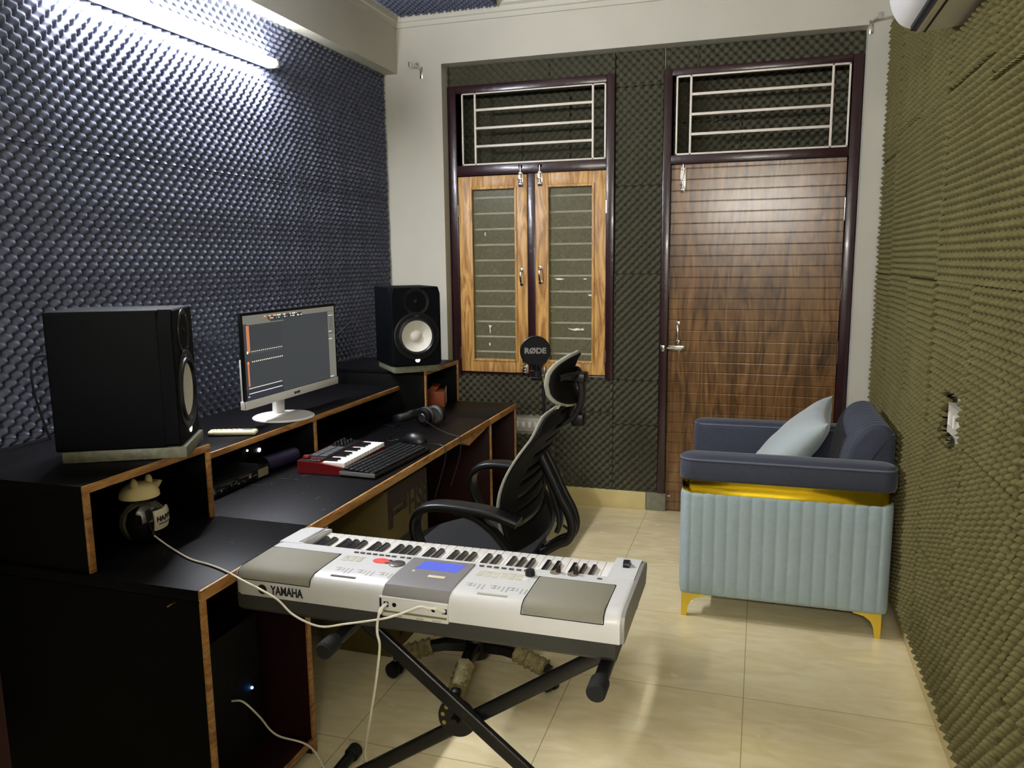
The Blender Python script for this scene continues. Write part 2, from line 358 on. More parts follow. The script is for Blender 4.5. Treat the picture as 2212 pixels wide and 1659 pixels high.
def shutter(x0,x1,z0,z1,gx0,gx1,gz0,gz1):
    b = MB(); y0,y1 = 4.606,4.64
    b.box(x0,gx0,y0,y1,z0,z1,.004); b.box(gx1,x1,y0,y1,z0,z1,.004); b.box(gx0,gx1,y0,y1,gz1,z1,.002); b.box(gx0,gx1,y0,y1,z0,gz0,.002)
    fr = b.obj('shutter_frame', TEAK, w)
    b = MB()      # moulding bead round the pane
    for (a,c,d,e) in ((gx0-.016,gx0,gz0-.016,gz1+.016),(gx1,gx1+.016,gz0-.016,gz1+.016)): b.box(a,c,y0-.006,y0+.01,d,e,.004)
    for (d,e) in ((gz0-.016,gz0),(gz1,gz1+.016)): b.box(gx0,gx1,y0-.006,y0+.01,d,e,.004)
    b.obj('bead_moulding', TEAK, fr)
    MB().box(gx0,gx1,4.622,4.626,gz0,gz1).obj('glass_pane', GLASS, fr)
    b = MB()
    for k in range(11):
        z = gz1-.045-k*.0945; b.cyl((gx0-.01,4.66,z),(gx1+.01,4.66,z),.0062,seg=8)
    b.obj('safety_bars', GRILL, w)
shutter(-1.788,-1.350,.812,2.003,-1.699,-1.430,.895,1.923)
shutter(-1.302,-.874,.812,2.006,-1.218,-.957,.897,1.921)
PAPER = mat('white_residue', (236,228,205), .7)
def scrap(cx, cz, pts):
    b = MB(); b.prism([(cx+px*.001, cz+pz*.001) for px,pz in pts], 'y', 4.6195, 4.6215); b.obj('residue_mark', PAPER, w)
scrap(-1.60,1.09,[(-9,12),(10,12),(8,2),(2,-4),(3,-30),(-2,-40),(-3,-4)])
scrap(-1.603,.985,[(-4,8),(4,7),(5,-6),(0,-12),(-5,-4)])
scrap(-1.622,1.66,[(-3,10),(4,8),(3,-8),(-1,-14),(-4,-2)])
scrap(-1.05,1.085,[(-55,6),(-20,2),(0,8),(25,3),(40,8),(45,-6),(20,-4),(-10,-8),(-35,-3)])
scrap(-1.15,1.385,[(-35,4),(-5,6),(28,1),(5,-5),(-20,-4)])
scrap(-1.00,1.385,[(-10,3),(10,4),(8,-4),(-6,-3)])
scrap(-.97,1.29,[(-12,4),(10,4),(8,-6),(-4,-5)])
def tower_bolt(x, z0, z1, y, parent, name='tower_bolt', side=-1):
    b = MB(); b.box(x-.014,x+.014,y-.003,y,z0,z1,.001)
    b.cyl((x,y-.009,z0+.012),(x,y-.009,z1+.03),.0048,seg=12)
    for z in (z0+.015,(z0+z1)/2,z1-.012): b.box(x-.010,x+.010,y-.015,y-.002,z-.006,z+.006,.002)
    b.cyl((x,y-.009,z0+.045),(x+side*.02,y-.016,z0+.045),.004,seg=10); b.box(x-.013,x+.013,y-.006,y,z1+.018,z1+.036,.001)
    return b.obj(name, CHROME, parent)
tower_bolt(-1.387,1.93,2.02,4.604,w); tower_bolt(-1.268,1.93,2.02,4.604,w)
def d_handle(x, zc, y, parent, h=.105):
    b = MB(); b.box(x-.011,x+.011,y-.004,y,zc-h/2,zc-h/2+.022,.001); b.box(x-.011,x+.011,y-.004,y,zc+h/2-.022,zc+h/2,.001)
    b.sweep(spline([(x,y-.002,zc+h/2-.012),(x,y-.022,zc+h/2-.02),(x,y-.030,zc),(x,y-.022,zc-h/2+.02),(x,y-.002,zc-h/2+.012)],5),.012,.006,side=(1,0,0),rnd=8)
    return b.obj('handle', CHROME, parent)
d_handle(-1.386,1.40,4.604,w); d_handle(-1.268,1.41,4.604,w)
tower_bolt(-1.372,.80,.86,4.604,w,'bottom_bolt')
for x in (-1.790,-.872):
    for z in (1.80,.93): MB().cyl((x,4.602,z-.035),(x,4.602,z+.035),.005,seg=10).obj('hinge', CHROME, w)
# ---------------------------------------------------------------- door
d = thing('door_1', 'brown woodgrain door with horizontal grooves in a maroon frame with grilled transom', None, (-.04,4.63,0), kind='structure')
b = MB()
b.box(-.553,-.508,FY0,FY1,.112,2.53,.004); b.box(.412,.463,FY0,FY1,0,2.53,.004)
b.box(-.508,.412,FY0,FY1,2.492,2.53,.004); b.box(-.508,.412,FY0,FY1,2.02,2.068,.004)
b.obj('door_frame', FRAME, d)
grille(-.487,.405,2.068,2.492,(-.407,.318),d)
b = MB(); x0,x1 = -.506,.408     # leaf built from a grooved profile
prof = [(4.66,.008),(4.626,.008)]; z = .06
while z < 2.0:
    prof += [(4.626,z-.0040),(4.6262,z-.0028),(4.6268,z-.0019),(4.628,z-.0012),(4.630,z-.0008),(4.630,z+.0008),(4.628,z+.0012),(4.6268,z+.0019),(4.6262,z+.0028),(4.626,z+.0040)]; z += .0605
prof += [(4.626,2.018),(4.66,2.018)]
b.skin([[V(x,p,q) for p,q in prof] for x in (x0,x1)])
b.obj('door_leaf', DOORW, d, smooth=None)
tower_bolt(-.440,1.865,2.005,4.624,d)
d_handle(-.452,1.075,4.624,d,.13)
b = MB(); b.box(-.505,-.412,4.613,4.625,.972,1.0,.002); b.cyl((-.535,4.607,.986),(-.425,4.607,.986),.007,seg=12); b.box(-.548,-.522,4.59,4.598,.968,1.004,.003)
b.cyl((-.44,4.607,.986),(-.44,4.596,.962),.004,seg=10); b.obj('slide_latch', CHROME, d)
b = MB(); b.cyl((-.482,4.626,.105),(-.482,4.606,.105),.006,seg=12); b.lathe([(.011,0),(.012,.006),(.009,.012),(.0,.014)],(-.482,4.608,.105),(0,-1,0),16); b.obj('door_knob', CHROME, d)
for z in (1.75,.98): MB().cyl((.410,4.618,z-.06),(.410,4.618,z+.06),.006,seg=10).obj('hinge', CHROME, d)
# curtain brackets
def bracket(px, py, lab, sgn):
    p = aty(px,py,YB)
    t = thing('curtain_bracket', lab, 'curtain bracket', (p.x,YB,p.z-.03))
    b = MB(); b.box(p.x-.009,p.x+.009,YB-.004,YB,p.z-.045,p.z+.02,.001); b.cyl((p.x,YB-.004,p.z-.03),(p.x,YB-.007,p.z-.03),.004,seg=10); b.obj('wall_plate', CHROME, t)
    b = MB(); b.sweep([(p.x,YB-.003,p.z+.012),(p.x+sgn*.012,YB-.03,p.z+.016),(p.x+sgn*.035,YB-.07,p.z+.02)],.014,.006,side=(0,0,1),rnd=8)
    b.cyl((p.x+sgn*.035,YB-.075,p.z+.008),(p.x+sgn*.035,YB-.075,p.z+.034),.013,seg=18); b.obj('rod_holder', CHROME, t)
bracket(910,153,'small chrome curtain rod bracket on the wall left of the window',-1)
bracket(1882,53,'small chrome curtain rod bracket above the door corner near the air conditioner',1)
# switch plates
def switch_plate(o, U, W, n, lab, s=(.165,.085)):
    t = thing('switch_plate', lab, 'switch plate', o)
    F = frame_mtx(o, U, (0,0,1)); sgn = 1 if F.to_3x3().col[2].dot(Vector(W)) > 0 else -1
    def bx(a,c,e,f,g,h,bev): return MB().box(a,c,e,f,g*sgn,h*sgn,bev)
    bx(-s[0]/2+.01,s[0]/2-.01,-s[1]/2+.01,s[1]/2-.01,-.016,.001,.002).obj('back_box', WPL, t, xf=F)
    bx(-s[0]/2,s[0]/2,-s[1]/2,s[1]/2,0,.010,.004).obj('cover', mat('plate_ivory',(176,172,156),.4), t, xf=F)
    for k in range(n):
        cx = -s[0]/2+.022+k*(s[0]-.044)/(n-1)
        bx(cx-.010,cx+.010,-.018,.018,.009,.014,.002).obj('switch', WPL, t, xf=F)
switch_plate((-1.365,4.618,.487),(1,0,0),(0,-1,0),4,'white switch plate set in the foam under the window')
switch_plate((XR-.0165,2.60,1.005),(0,1,0),(-1,0,0),3,'white switch plate in a torn gap of the right wall foam')
# ---------------------------------------------------------------- air conditioner
ac = thing('air_conditioner', 'white wall mounted split air conditioner at the top of the right wall', 'air conditioner', (XR,2.5,2.2))
AY0, AY1 = 1.98, 2.93
pr = [(.592,2.215),(.47,2.205),(.425,2.215),(.39,2.235),(.365,2.28),(.352,2.35),(.352,2.42),(.372,2.47),(.42,2.495),(.592,2.50)]
MB().prism(pr,'y',AY0,AY1).obj('casing', WPL, ac, smooth=40) if False else None
pr = [(q.x,q.z) for q in spline([(x,0,z) for x,z in pr],4)]
b = MB(); b.skin([[V(x,y,z) for x,z in pr] for y in (AY0,AY0+.004,AY1-.02,AY1-.008)]+[[V(.47+(x-.47)*.93,AY1,2.35+(z-2.35)*.93) for x,z in pr]]); b.obj('casing', WPL, ac)
ACB = mat('dark_vent', (14,14,16), .6)
b = MB(); b.prism([(.462,2.2035),(.418,2.2125),(.418,2.20),(.462,2.192)],'y',AY0+.05,AY1-.05); b.obj('air_outlet', ACB, ac)
b = MB(); b.sweep([(.445,AY0+.06,2.192),(.445,AY1-.06,2.192)],.030,.004,side=(1,0,.3),rnd=8); b.obj('louvre', WPL, ac)
b = MB(); b.sweep([(.3535,AY0+.02,2.30),(.3535,AY1-.04,2.30)],.003,.003,rnd=6); b.obj('panel_seam', GREYP, ac)
# ---------------------------------------------------------------- tube lights
TUBE = mat('lit_tube', (255,255,255), .5, emit=1, ecol=(243,246,255))
TUBE2 = mat('lit_tube_warm', (255,255,255), .5, emit=1, ecol=(252,250,246))
def tube_light(a, bb, out, m, lab, wd):
    a = Vector(a); bb = Vector(bb); out = Vector(out); dd = (bb-a).normalized()
    t = thing('tube_light', lab, 'tube light', (a+bb)/2-out*wd)
    up = V(0,0,1); b = MB()
    F = frame_mtx((a+bb)/2, dd, out)
    L_ = (bb-a).length/2
    MB().box(-L_-.01,L_+.01,-.03,-.004,-.016,.016,.003).obj('batten', WPL, t, xf=F)
    for sg in (-1,1): MB().box(sg*L_*.6-.02,sg*L_*.6+.02,-wd,-.028,-.01,.01,.002).obj('wall_clip', GREYP, t, xf=F)
    for sg in (-1,1): MB().box(sg*L_-.012,sg*L_+.012,-.03,.032,-.018,.018,.004).obj('end_cap', WPL, t, xf=F)
    b = MB(); b.cyl((-L_+.01,.014,0),(L_-.01,.014,0),.020,seg=16); b.obj('tube', m, t, xf=F)
tube_light((-2.165,2.06,2.395),(-2.165,3.27,2.395),(1,0,0),TUBE,'lit white tube light on the upper left wall foam',.0845)
tube_light((-.70,YR+.03,2.15),(.50,YR+.03,2.15),(0,1,0),TUBE2,'lit tube light on the wall behind the viewer',.0305)

cb = thing('shading_cabinet', 'dark red-brown cabinet showing as a strip at the left edge of the view, its unseen bulk added to shade the near desk', 'cabinet', (-1.1,.05,0))  # only an edge strip shows; unseen bulk sized to shade the near desk and keyboard
MB().box(-1.75,-.515,-.30,.395,.05,1.48,.003).obj('carcass', DESKR, cb); MB().box(-1.77,-.507,-.32,.40,1.48,1.505,.004).obj('top_board', DESKR, cb)
MB().box(-1.70,-.55,-.26,.36,0,.05).obj('plinth', BLACKM, cb)
# ---------------------------------------------------------------- desk
DX0, DX1, DY0, DY1, DZ = -2.195, -1.272, 1.485, 4.07, .72
dk = thing('studio_desk', 'long black studio desk with wood edge banding, raised cubbies and cabinets along the left wall', 'desk', (-1.73,2.78,0))
for y0,y1 in ((DY0,1.978),(1.980,3.629),(3.631,DY1)): MB().box(DX0,DX1,y0,y1,.692,DZ,.001).obj('worktop', DESK, dk)
for y0,y1 in ((DY0,1.978),(1.980,3.629),(3.631,DY1)): MB().box(DX1,DX1+.010,y0,y1,.690,DZ+.001,.0035).obj('edge_band', EDGE, dk)
b = MB(); b.prism([(3.22,.690),(3.60,.690),(3.33,.655)],'x',DX1-.02,DX1+.008); b.obj('corner_bracket', EDGE, dk)
def panel(y0,y1,z0,z1,x1,m=DESKR,name='side_panel',x0=DX0,band=True):
    o = MB().box(x0,x1,y0,y1,z0,z1,.001).obj(name, m, dk)
    if band: MB().box(x1,x1+.009,y0,y1,z0,z1,.003).obj('edge_band', EDGE, o)
panel(DY0,DY0+.02,.0,.690,DX1,DESKM); panel(1.93,1.95,.0,.690,DX1)
panel(DY0+.02,1.93,.035,.055,DX1,name='cabinet_base')
panel(3.632,3.652,0,.690,DX1); panel(4.05,4.07,0,.690,DX1)
panel(3.652,4.05,.035,.055,DX1,name='cabinet_base')
MB().box(DX0,DX0+.012,DY0+.02,1.93,.055,.69).obj('back_panel', DESKR, dk); MB().box(DX0,DX0+.012,3.652,4.05,.055,.69).obj('back_panel', DESKR, dk)
MB().box(-1.78,-1.765,1.95,3.632,.12,.69).obj('modesty_panel', DESKR, dk)
BX = -1.612
def cubby(y0,y1):
    panel(y0,y0+.02,DZ,.93,BX,DESKM,'cubby_side'); panel(y1-.02,y1,DZ,.93,BX,DESKM,'cubby_side')
    o = MB().box(DX0,BX,y0,y1,.93,.95,.001).obj('cubby_top', DESK, dk); MB().box(BX,BX+.009,y0,y1,.929,.951,.003).obj('edge_band', EDGE, o)
    MB().box(DX0,DX0+.01,y0+.02,y1-.02,DZ,.93).obj('cubby_back', DESKM, dk)
cubby(1.495,1.978); cubby(3.62,4.085)
SX = -1.757
o = MB().box(DX0,SX,1.978,3.62,.852,.870,.001).obj('monitor_shelf', DESK, dk); MB().box(SX,SX+.009,1.978,3.62,.849,.871,.0035).obj('edge_band', EDGE, o)
panel(2.805,2.823,DZ,.852,SX,DESKM,'shelf_divider')
b = MB(); b.sweep([(-1.340,1.484,.682),(-1.340,1.474,.683),(-1.352,1.472,.676),(-1.354,1.476,.672)],.004,.004); b.obj('hook', mat('brass',(190,150,80),.3,1), dk)
SCR = mat('dust_scratch', (70,68,64), .8)
b = MB()
for k in range(90):
    cx = random.uniform(-1.70,-1.30); cy = random.uniform(1.55,2.5); a = random.uniform(-.5,.5)+PI/2*random.choice((0,1,1)); L_ = random.choice((.002,.003,.004,.008,.016)); wd = random.choice((.0004,.0006,.0012))
    du = V(math.cos(a),math.sin(a),0)*L_; dv = V(-math.sin(a),math.cos(a),0)*wd; c = V(cx,cy,DZ+.0004)
    b.quad(c-du-dv,c+du-dv,c+du+dv,c-du+dv)
b.obj('dust_marks', SCR, dk, smooth=None)
# ---------------------------------------------------------------- speakers
LOGO = mat('lit_logo', (250,248,240), .4, emit=.4)
def speaker(o, n, lab, grp='studio speakers'):
    """o = front lower corner on the viewer side, n = facing direction"""
    n = Vector((n[0],n[1],0)).normalized(); sd = V(-n.y,n.x,0)      # sd runs along the front edge
    W_, H_, D_ = .25,.39,.325
    c = Vector(o)+sd*W_/2-n*D_/2
    t = thing('studio_speaker', lab, 'speaker', c, math.atan2(n.y,n.x), grp)
    # local: x = facing, y = side, z up
    def mk(): return MB()
    mk().box(-D_/2,D_/2-.032,-W_/2,W_/2,0,H_,.006,3).obj('cabinet', SPK, t, world=False)
    fx = D_/2
    b = mk(); N_ = 64; A_ = [2*PI*(i+.5)/N_ for i in range(N_)]
    def rc(x, ins):
        o_ = []
        for a in A_:
            c_, s_ = math.cos(a), math.sin(a); k = min((W_/2-ins)/max(abs(c_),1e-6), ((H_-.148-ins) if s_ > 0 else (.148-ins))/max(abs(s_),1e-6)); o_.append(V(x, c_*k, .148+s_*k))
        return o_
    ci = lambda x, r: [V(x, r*math.cos(a), .148+r*math.sin(a)) for a in A_]
    b.skin([rc(fx-.034,.0),rc(fx+.002,.0),rc(fx+.006,.004),ci(fx+.006,.080),ci(fx-.030,.080)],cap0=False); b.obj('baffle', SPK, t, world=False, smooth=30)
    f = fx+.006
    b = mk(); b.lathe([(.116,-.004),(.118,.002),(.112,.004),(.104,.003),(.102,.0005),(.096,.001),(.094,.006),(.086,.008),(.080,.001),(.078,-.004)],(f,0,.148),(1,0,0),48,cap=False); wf = b.obj('woofer_surround', BLACK, t, world=False)
    b = mk(); b.lathe([(.078,-.001),(.060,-.010),(.042,-.019),(.030,-.024)],(f,0,.148),(1,0,0),48,cap=False); b.obj('woofer_cone', WOOF, wf, world=False)
    b = mk(); b.lathe([(.031,-.025),(.029,-.017),(.022,-.011),(.012,-.0075),(.0,-.0065)],(f,0,.148),(1,0,0),32); b.obj('dust_cap', WOOF, wf, world=False)
    b = mk(); b.lathe([(.068,-.003),(.067,.002),(.060,.001),(.045,-.001),(.028,-.004),(.016,-.006)],(f,0,.318),(1,0,0),40); tw = b.obj('tweeter_waveguide', BLACK, t, world=False)
    b = mk(); b.lathe([(.014,-.004),(.012,.001),(.006,.004),(.0,.005)],(f,0,.318),(1,0,0),24); b.obj('tweeter_dome', BLACKM, tw, world=False)
    b = mk(); b.sweep([(f+.001,.040*math.sin(a),.318-.070*math.cos(a)) for a in [(-.42+.84*i/10) for i in range(11)]],.003,.003,rnd=6); b.obj('chrome_arc', CHROME, t, world=False)
    for y,z in [(s*.038,zz) for s in (-1,1) for zz in (.268,.362)]+[(s*.05,.235) for s in (-1,1)]+[(s*.105,.148) for s in (-1,1)]+[(s*.05,.048) for s in (-1,1)]: mk().cyl((f-.003,y,z),(f+.0035,y,z),.0032,seg=8).obj('screw', mat('dark_screw',(70,72,74),.35,.8), t, world=False)
    b = mk(); b.lathe([(.0125,-.002),(.0125,.002),(.011,.003)],(f,0,.030),(1,0,0),28); b.obj('lit_logo', LOGO, t, world=False)
    return t, c, n, sd
sR = speaker((-1.718,3.492,.985),(.66,-.75),'black studio speaker with white cone facing right, in the far corner above the desk')
sL = speaker((-1.565,1.800,.985),(.885,.466),'large black studio speaker seen side-on at the near end of the desk')
b = MB(); c = sR[1]; n = sR[2]; sd = sR[3]
def slab(nm, c, n, sd, dx0,dx1,w, lab):
    F = Matrix(((n.x,sd.x,0,c.x),(n.y,sd.y,0,c.y),(0,0,1,0),(0,0,0,1)))
    t = MB().box(dx0,dx1,-w/2,w/2,.951,.984,.003).obj(nm, GRANITE, None, xf=F); place(t, (c.x,c.y,.951)); tag(t, lab, 'stone slab', 'stone slabs under the speakers')
slab('stone_slab', c, n, sd, -.15,.155,.235, 'grey stone slab under the far speaker')
slab('stone_slab', sL[1], sL[2], sL[3], -.15,.180,.235, 'grey stone slab under the near side-on speaker')
# speaker power lead
o = MB(); o.sweep(spline([atx(108,768,-2.0),atx(72,775,-2.12),atx(68,815,-2.14),atx(80,870,-2.15),atx(105,940,-2.15),atx(125,985,-2.15)],8),.008,.008); o = o.obj('power_cable', CABLEB); place(o,(-2.1,1.7,.95)); tag(o,'black cable looping from the back of the near side-on speaker','cable')
o = MB(); o.sweep(spline([(-2.02,3.66,1.20),(-2.06,3.55,1.13),(-2.10,3.35,1.0),(-2.12,3.2,.90),(-2.14,3.15,.873)],8),.007,.007); o = o.obj('speaker_cable', CABLEB); place(o,(-2.1,3.3,.9)); tag(o,'thin black cable hanging from the back of the far speaker','cable')
# ---------------------------------------------------------------- monitor
mn = thing('computer_monitor', 'white framed computer monitor showing dark music software on a round foot', 'monitor', (-1.85,2.76,.87))
MX, MY0, MY1, MZ0, MZ1 = -1.85, 2.497, 3.185, .948, 1.316
MB().box(MX-.012,MX-.004,MY0+.001,MY1-.001,MZ0,MZ1-.001,.002).obj('back_shell', BLACK, mn)
MB().box(MX-.022,MX-.012,MY0+.004,MY1-.004,MZ0,MZ0+.19,.003).obj('lower_shell', WPL, mn)
o = MB(); o.box(MX-.006,MX,MY0,MY1,MZ0+.002,MZ1,.0015); o.obj('front_frame', BLACK, mn)
MB().box(MX-.024,MX+.002,MY0,MY1,MZ0-.001,MZ0+.032,.002).obj('chin', WPL, mn)
MB().box(MX-.045,MX-.02,MY0+.2,MY1-.2,MZ0+.02,MZ0+.2,.01).obj('rear_housing', WPL, mn)
text_obj('chin_logo', 'acer', .020, frame_mtx((MX+.0026,2.845,MZ0+.016),(0,1,0),(0,0,1)), BLACK, mn, sx=1.3, bold=.0006)
def em(name, c, s): return mat('screen_'+name, (8,8,9), .35, spec=.2, emit=s*.19, ecol=c)
SM = [em('grey',(70,73,75),.9), em('lightgrey',(128,126,116),.9), em('dark',(52,55,58),.9), em('orange',(190,120,85),1.2), em('white',(225,222,205),1.4), em('red',(240,120,60),1.8), em('navy',(58,58,70),.9)]
sy0, sy1, sz0, sz1 = MY0+.012, MY1-.010, MZ0+.034, MZ1-.012
b = MB()
def pix(u0,u1,v0,v1,mi,lay):   # u left->right, v top->bottom fractions
    b.mi = mi; x = MX+.0003+lay*.0002
    ya = sy0+(sy1-sy0)*u0; yb = sy0+(sy1-sy0)*u1; za = sz1-(sz1-sz0)*v0; zb = sz1-(sz1-sz0)*v1
    b.quad(V(x,ya,zb),V(x,yb,zb),V(x,yb,za),V(x,ya,za))
pix(0,1,0,1,0,0); pix(0,1,0,.065,1,1); pix(0,.26,.055,.10,1,1); pix(.915,1,.07,1,1,1); pix(.24,.60,.03,.075,2,2)
pix(.03,.40,.10,.112,1,2); pix(.0,.36,.88,1,6,1); pix(.025,.053,.12,.44,3,2); pix(.02,.035,.55,.84,3,2)
for k in range(17):
    u = .065+k*.0185; pix(u,u+.002,.125,.40,2,2); pix(u,u+.008,.425,.436,4,2); pix(u,u+.005,.448,.458,1,2); pix(u,u+.0095,.545,.558,4,2); pix(u,u+.004,.93,.936,1,3)
pix(.02,.033,.42,.45,4,3); pix(.02,.036,.545,.575,5,3)
pix(.02,.35,.86,.867,4,2); pix(.02,.35,.922,.93,4,3); pix(.01,.025,.955,.965,4,3)
for k in range(40):
    u = .25+random.random()*.35; pix(u,u+random.uniform(.004,.02),.025+.028*(k%2),.033+.028*(k%2)+.006,random.choice((4,4,1)),3)
for u,v in ((.20,.022),(.29,.020),(.26,.05)): pix(u,u+.022,v,v+.016,5,4)
for k in range(18): pix(.925,.985,.12+k*.015,.126+k*.015,4 if k in (0,) else 0,2)
for v in (.34,.445,.975): pix(.918,.96,v,v+.008,4,3)
b.obj('screen', SM, mn, smooth=None)
b = MB(); b.sweep([(-1.915,2.80,.872),(-1.912,2.80,.93),(-1.895,2.80,1.0),(-1.878,2.81,1.05)],.062,.028,side=(0,1,0),seg=1,rnd=16); b.obj('stand_neck', WPL, mn)
b = MB(); b.lathe([(.118,0),(.124,.002),(.124,.006),(.118,.0095),(.0,.010)],(-1.858,2.752,.8705),(0,0,1),56); ft = b.obj('round_foot', WPL, mn)
b = MB(); b.bm.faces.new([b.bm.verts.new((-1.858+.117*math.cos(a),2.752+.117*math.sin(a),.8812)) for a in [(-.92*PI/2+i*PI*.98/24) for i in range(25)]]); b.obj('foot_inlay', mat('light_grey_plastic',(188,186,182),.45), ft)
# remote
def rot_thing(name, lab, cat, c, ang, group=None): return thing(name, lab, cat, c, ang, group)
r_ = rot_thing('remote_control', 'cream remote control lying on the shelf left of the monitor', 'remote control', (-1.852,2.415,.871), .36)
MB().box(-.088,.088,-.022,.022,.001,.019,.009,3).obj('body', CREAM, r_, world=False)
MB().box(.035,.072,-.013,.013,.018,.0195,.001).obj('display', mat('lcd_grey',(150,152,130),.3), r_, world=False)
for i,x in enumerate((-.07,-.055,-.04,-.02,.0,.018)):
    for y in (-.010,.0,.010): MB().box(x-.004,x+.004,y-.003,y+.003,.018,.0205,.001).obj('button', mat('remote_button',(196,186,140),.4), r_, world=False)
# ---------------------------------------------------------------- rack interface, small cylinder speaker, lights
it = thing('audio_interface', 'slim black rack audio interface on the desk under the shelf', 'audio interface', (-1.84,2.24,.721))
MB().box(-1.98,-1.728,2.04,2.435,.724,.762,.003).obj('case', BLACKM, it)
MB().box(-1.728,-1.722,2.035,2.44,.722,.764,.002).obj('front_panel', mat('dark_steel',(40,42,44),.35,.6), it)
MB().box(-1.7215,-1.7205,2.37,2.43,.727,.757).obj('sticker', mat('paper_sticker',(120,112,84),.7), it)
INK = mat('white_ink',(190,190,185),.5)
b = MB()
for k in range(34): 
    y = 2.05+k*.0092; b.box(-1.7217,-1.7212,y,y+random.choice((.002,.004,.006)),.734+random.choice((0,.004,.008,.016)),.7355+random.choice((0,.004,.008,.016)))
for k in range(3): b.box(-1.7217,-1.7212,2.06+k*.1,2.13+k*.1,.7545,.7552)
b.obj('panel_print', INK, it, smooth=None)
for k in range(9): MB().cyl((-1.722,2.08+k*.032,.737),(-1.714,2.08+k*.032,.737),.0055,seg=12).obj('knob', BLACK, it)
NAVY = mat('navy_plastic',(34,32,58),.38)
cy = thing('portable_speaker', 'small navy cylindrical speaker lying beside the audio interface', 'portable speaker', (-1.74,2.545,.721))
MB().cyl((-1.76,2.46,.752),(-1.735,2.625,.752),.029,seg=32).obj('body', NAVY, cy)
for p,q in (((-1.7604,2.4575,.752),(-1.7597,2.4615,.752)),((-1.7353,2.6235,.752),(-1.7345,2.6285,.752))): MB().cyl(p,q,.0295,seg=32).obj('end_cap', BLACK, cy)
wr = thing('webcam', 'small dark webcam with white lit spots behind the cylindrical speaker', 'webcam', (-1.86,2.56,.721))
MB().box(-1.90,-1.86,2.47,2.60,.722,.80,.008).obj('body', BLACK, wr)
LEDW = mat('white_led',(240,245,255),.4,emit=1)
MB().cyl((-1.861,2.50,.79),(-1.857,2.50,.79),.004,seg=14).obj('indicator_light', LEDW, wr)
MB().cyl((-1.861,2.575,.775),(-1.857,2.575,.775),.008,seg=14).obj('indicator_light', LEDW, wr)
# ---------------------------------------------------------------- mini pad keyboard
RED = mat('red_plastic',(96,12,16),.4)
mk = thing('pad_controller', 'small red midi controller with mini keys and black pads', 'midi controller', (-1.547,2.68,.721), .03)
def L(nm, m, *a, par=None, bev=.001): return MB().box(*a, bev).obj(nm, m, par or mk, world=False)
W2 = .185
b = MB(); b.prism([(-.095,0),(.095,0),(.095,.028),(.0,.042),(-.095,.046)],'y',-W2,W2)
ob = b.obj('case', RED, mk, world=False)
L('top_plate', BLACK, -.090,-.006,-W2+.006,W2-.006,.0445,.0475)
TOPZ = .038
for i in range(15):
    y = -W2+.010+i*(2*W2-.020)/15; L('white_key', KEYW, .006,.094,y+.0006,y+(2*W2-.020)/15-.0006,.028,.0445)
for i in range(14):
    if i % 7 in (2,6): continue
    y = -W2+.010+(i+1)*(2*W2-.020)/15; L('black_key', KEYB, .006,.055,y-.006,y+.006,.044,.051)
for i in range(4):
    for j in range(2): L('drum_pad', mat('pad_rubber',(48,50,50),.7), -.080+j*.036,-.048+j*.036,-.115+i*.040,-.079+i*.040,.047,.0515,bev=.002)
for i in range(4):
    for j in range(2): MB().lathe([(.008,0),(.0075,.012),(.006,.014)],(-.070+j*.030,.065+i*.026,.0475),(0,0,1),16).obj('knob', BLACK, mk, world=False)
MB().lathe([(.014,0),(.015,.006),(.012,.012),(.0,.014)],(-.074,-.150,.0475),(0,0,1),20).obj('joystick', RED, mk, world=False)
for i in range(2):
    for j in range(3): L('button', RED, -.050+j*.014,-.041+j*.014,-.166+i*.02,-.153+i*.02,.047,.050)
# ---------------------------------------------------------------- computer keyboard and mouse
kb = thing('computer_keyboard', 'black computer keyboard on the desk in front of the red controller', 'keyboard', (-1.371,2.708,.721), -.05)
b = MB(); b.prism([(-.072,0),(.072,0),(.074,.008),(.070,.014),(-.070,.024),(-.074,.018)],'y',-.225,.225); b.obj('base', BLACK, kb, world=False)
b = MB(); b.box(-.074,.074,-.2262,-.2235,.006,.021,.001); b.obj('end_trim', mat('grey_edge',(110,112,112),.35), kb, world=False)
KC = mat('keycap', (26,28,29), .32)
for r in range(6):
    for k in range(16):
        if r == 0 and 4 <= k <= 8:
            if k != 4: continue
            y0,y1 = -.217+4*.0275,-.217+9*.0275-.003
        else: y0 = -.217+k*.0272+(.003 if r % 2 else 0); y1 = y0+.0235
        x = .054-r*.0215; z = .0155+(.07-x)*.07
        MB().box(x-.0085,x+.0085,y0,y1,z,z+.0065,.002).obj('key', KC, kb, world=False)
ms = thing('computer_mouse', 'black computer mouse beyond the keyboard', 'mouse', (-1.425,3.07,.721), -PI/2-.1)
b = MB(); b.sphere((0,0,0),1,.034,.066,.042,24)
for v in b.bm.verts: v.co.z = max(v.co.z, 0)+.001; v.co.x *= (1-.18*max(0,-v.co.y/.058)); v.co.z *= (1.0 if v.co.y > -.01 else 1+.35*v.co.y/.058)
b.obj('shell', BLACK, ms, world=False)
MB().cyl((-.004,-.030,.026),(.004,-.030,.026),.008,seg=14).obj('scroll_wheel', RUBBER, ms, world=False)
def cable(nm, pts, r, m, lab, cat='cable', n=8, extra=None):
    b = MB(); b.sweep(spline(pts,n),2*r,2*r,rnd=8); o = b.obj(nm, m, smooth=60); place(o, Vector(pts[0])); tag(o, lab, cat); return o
cable('mouse_cable', [(-1.494,3.065,.730),(-1.53,3.05,.723),(-1.56,3.09,.723),(-1.575,3.18,.723),(-1.60,3.3,.723),(-1.75,3.38,.723)], .0016, CABLEB, 'thin black cable curling back from the computer mouse')
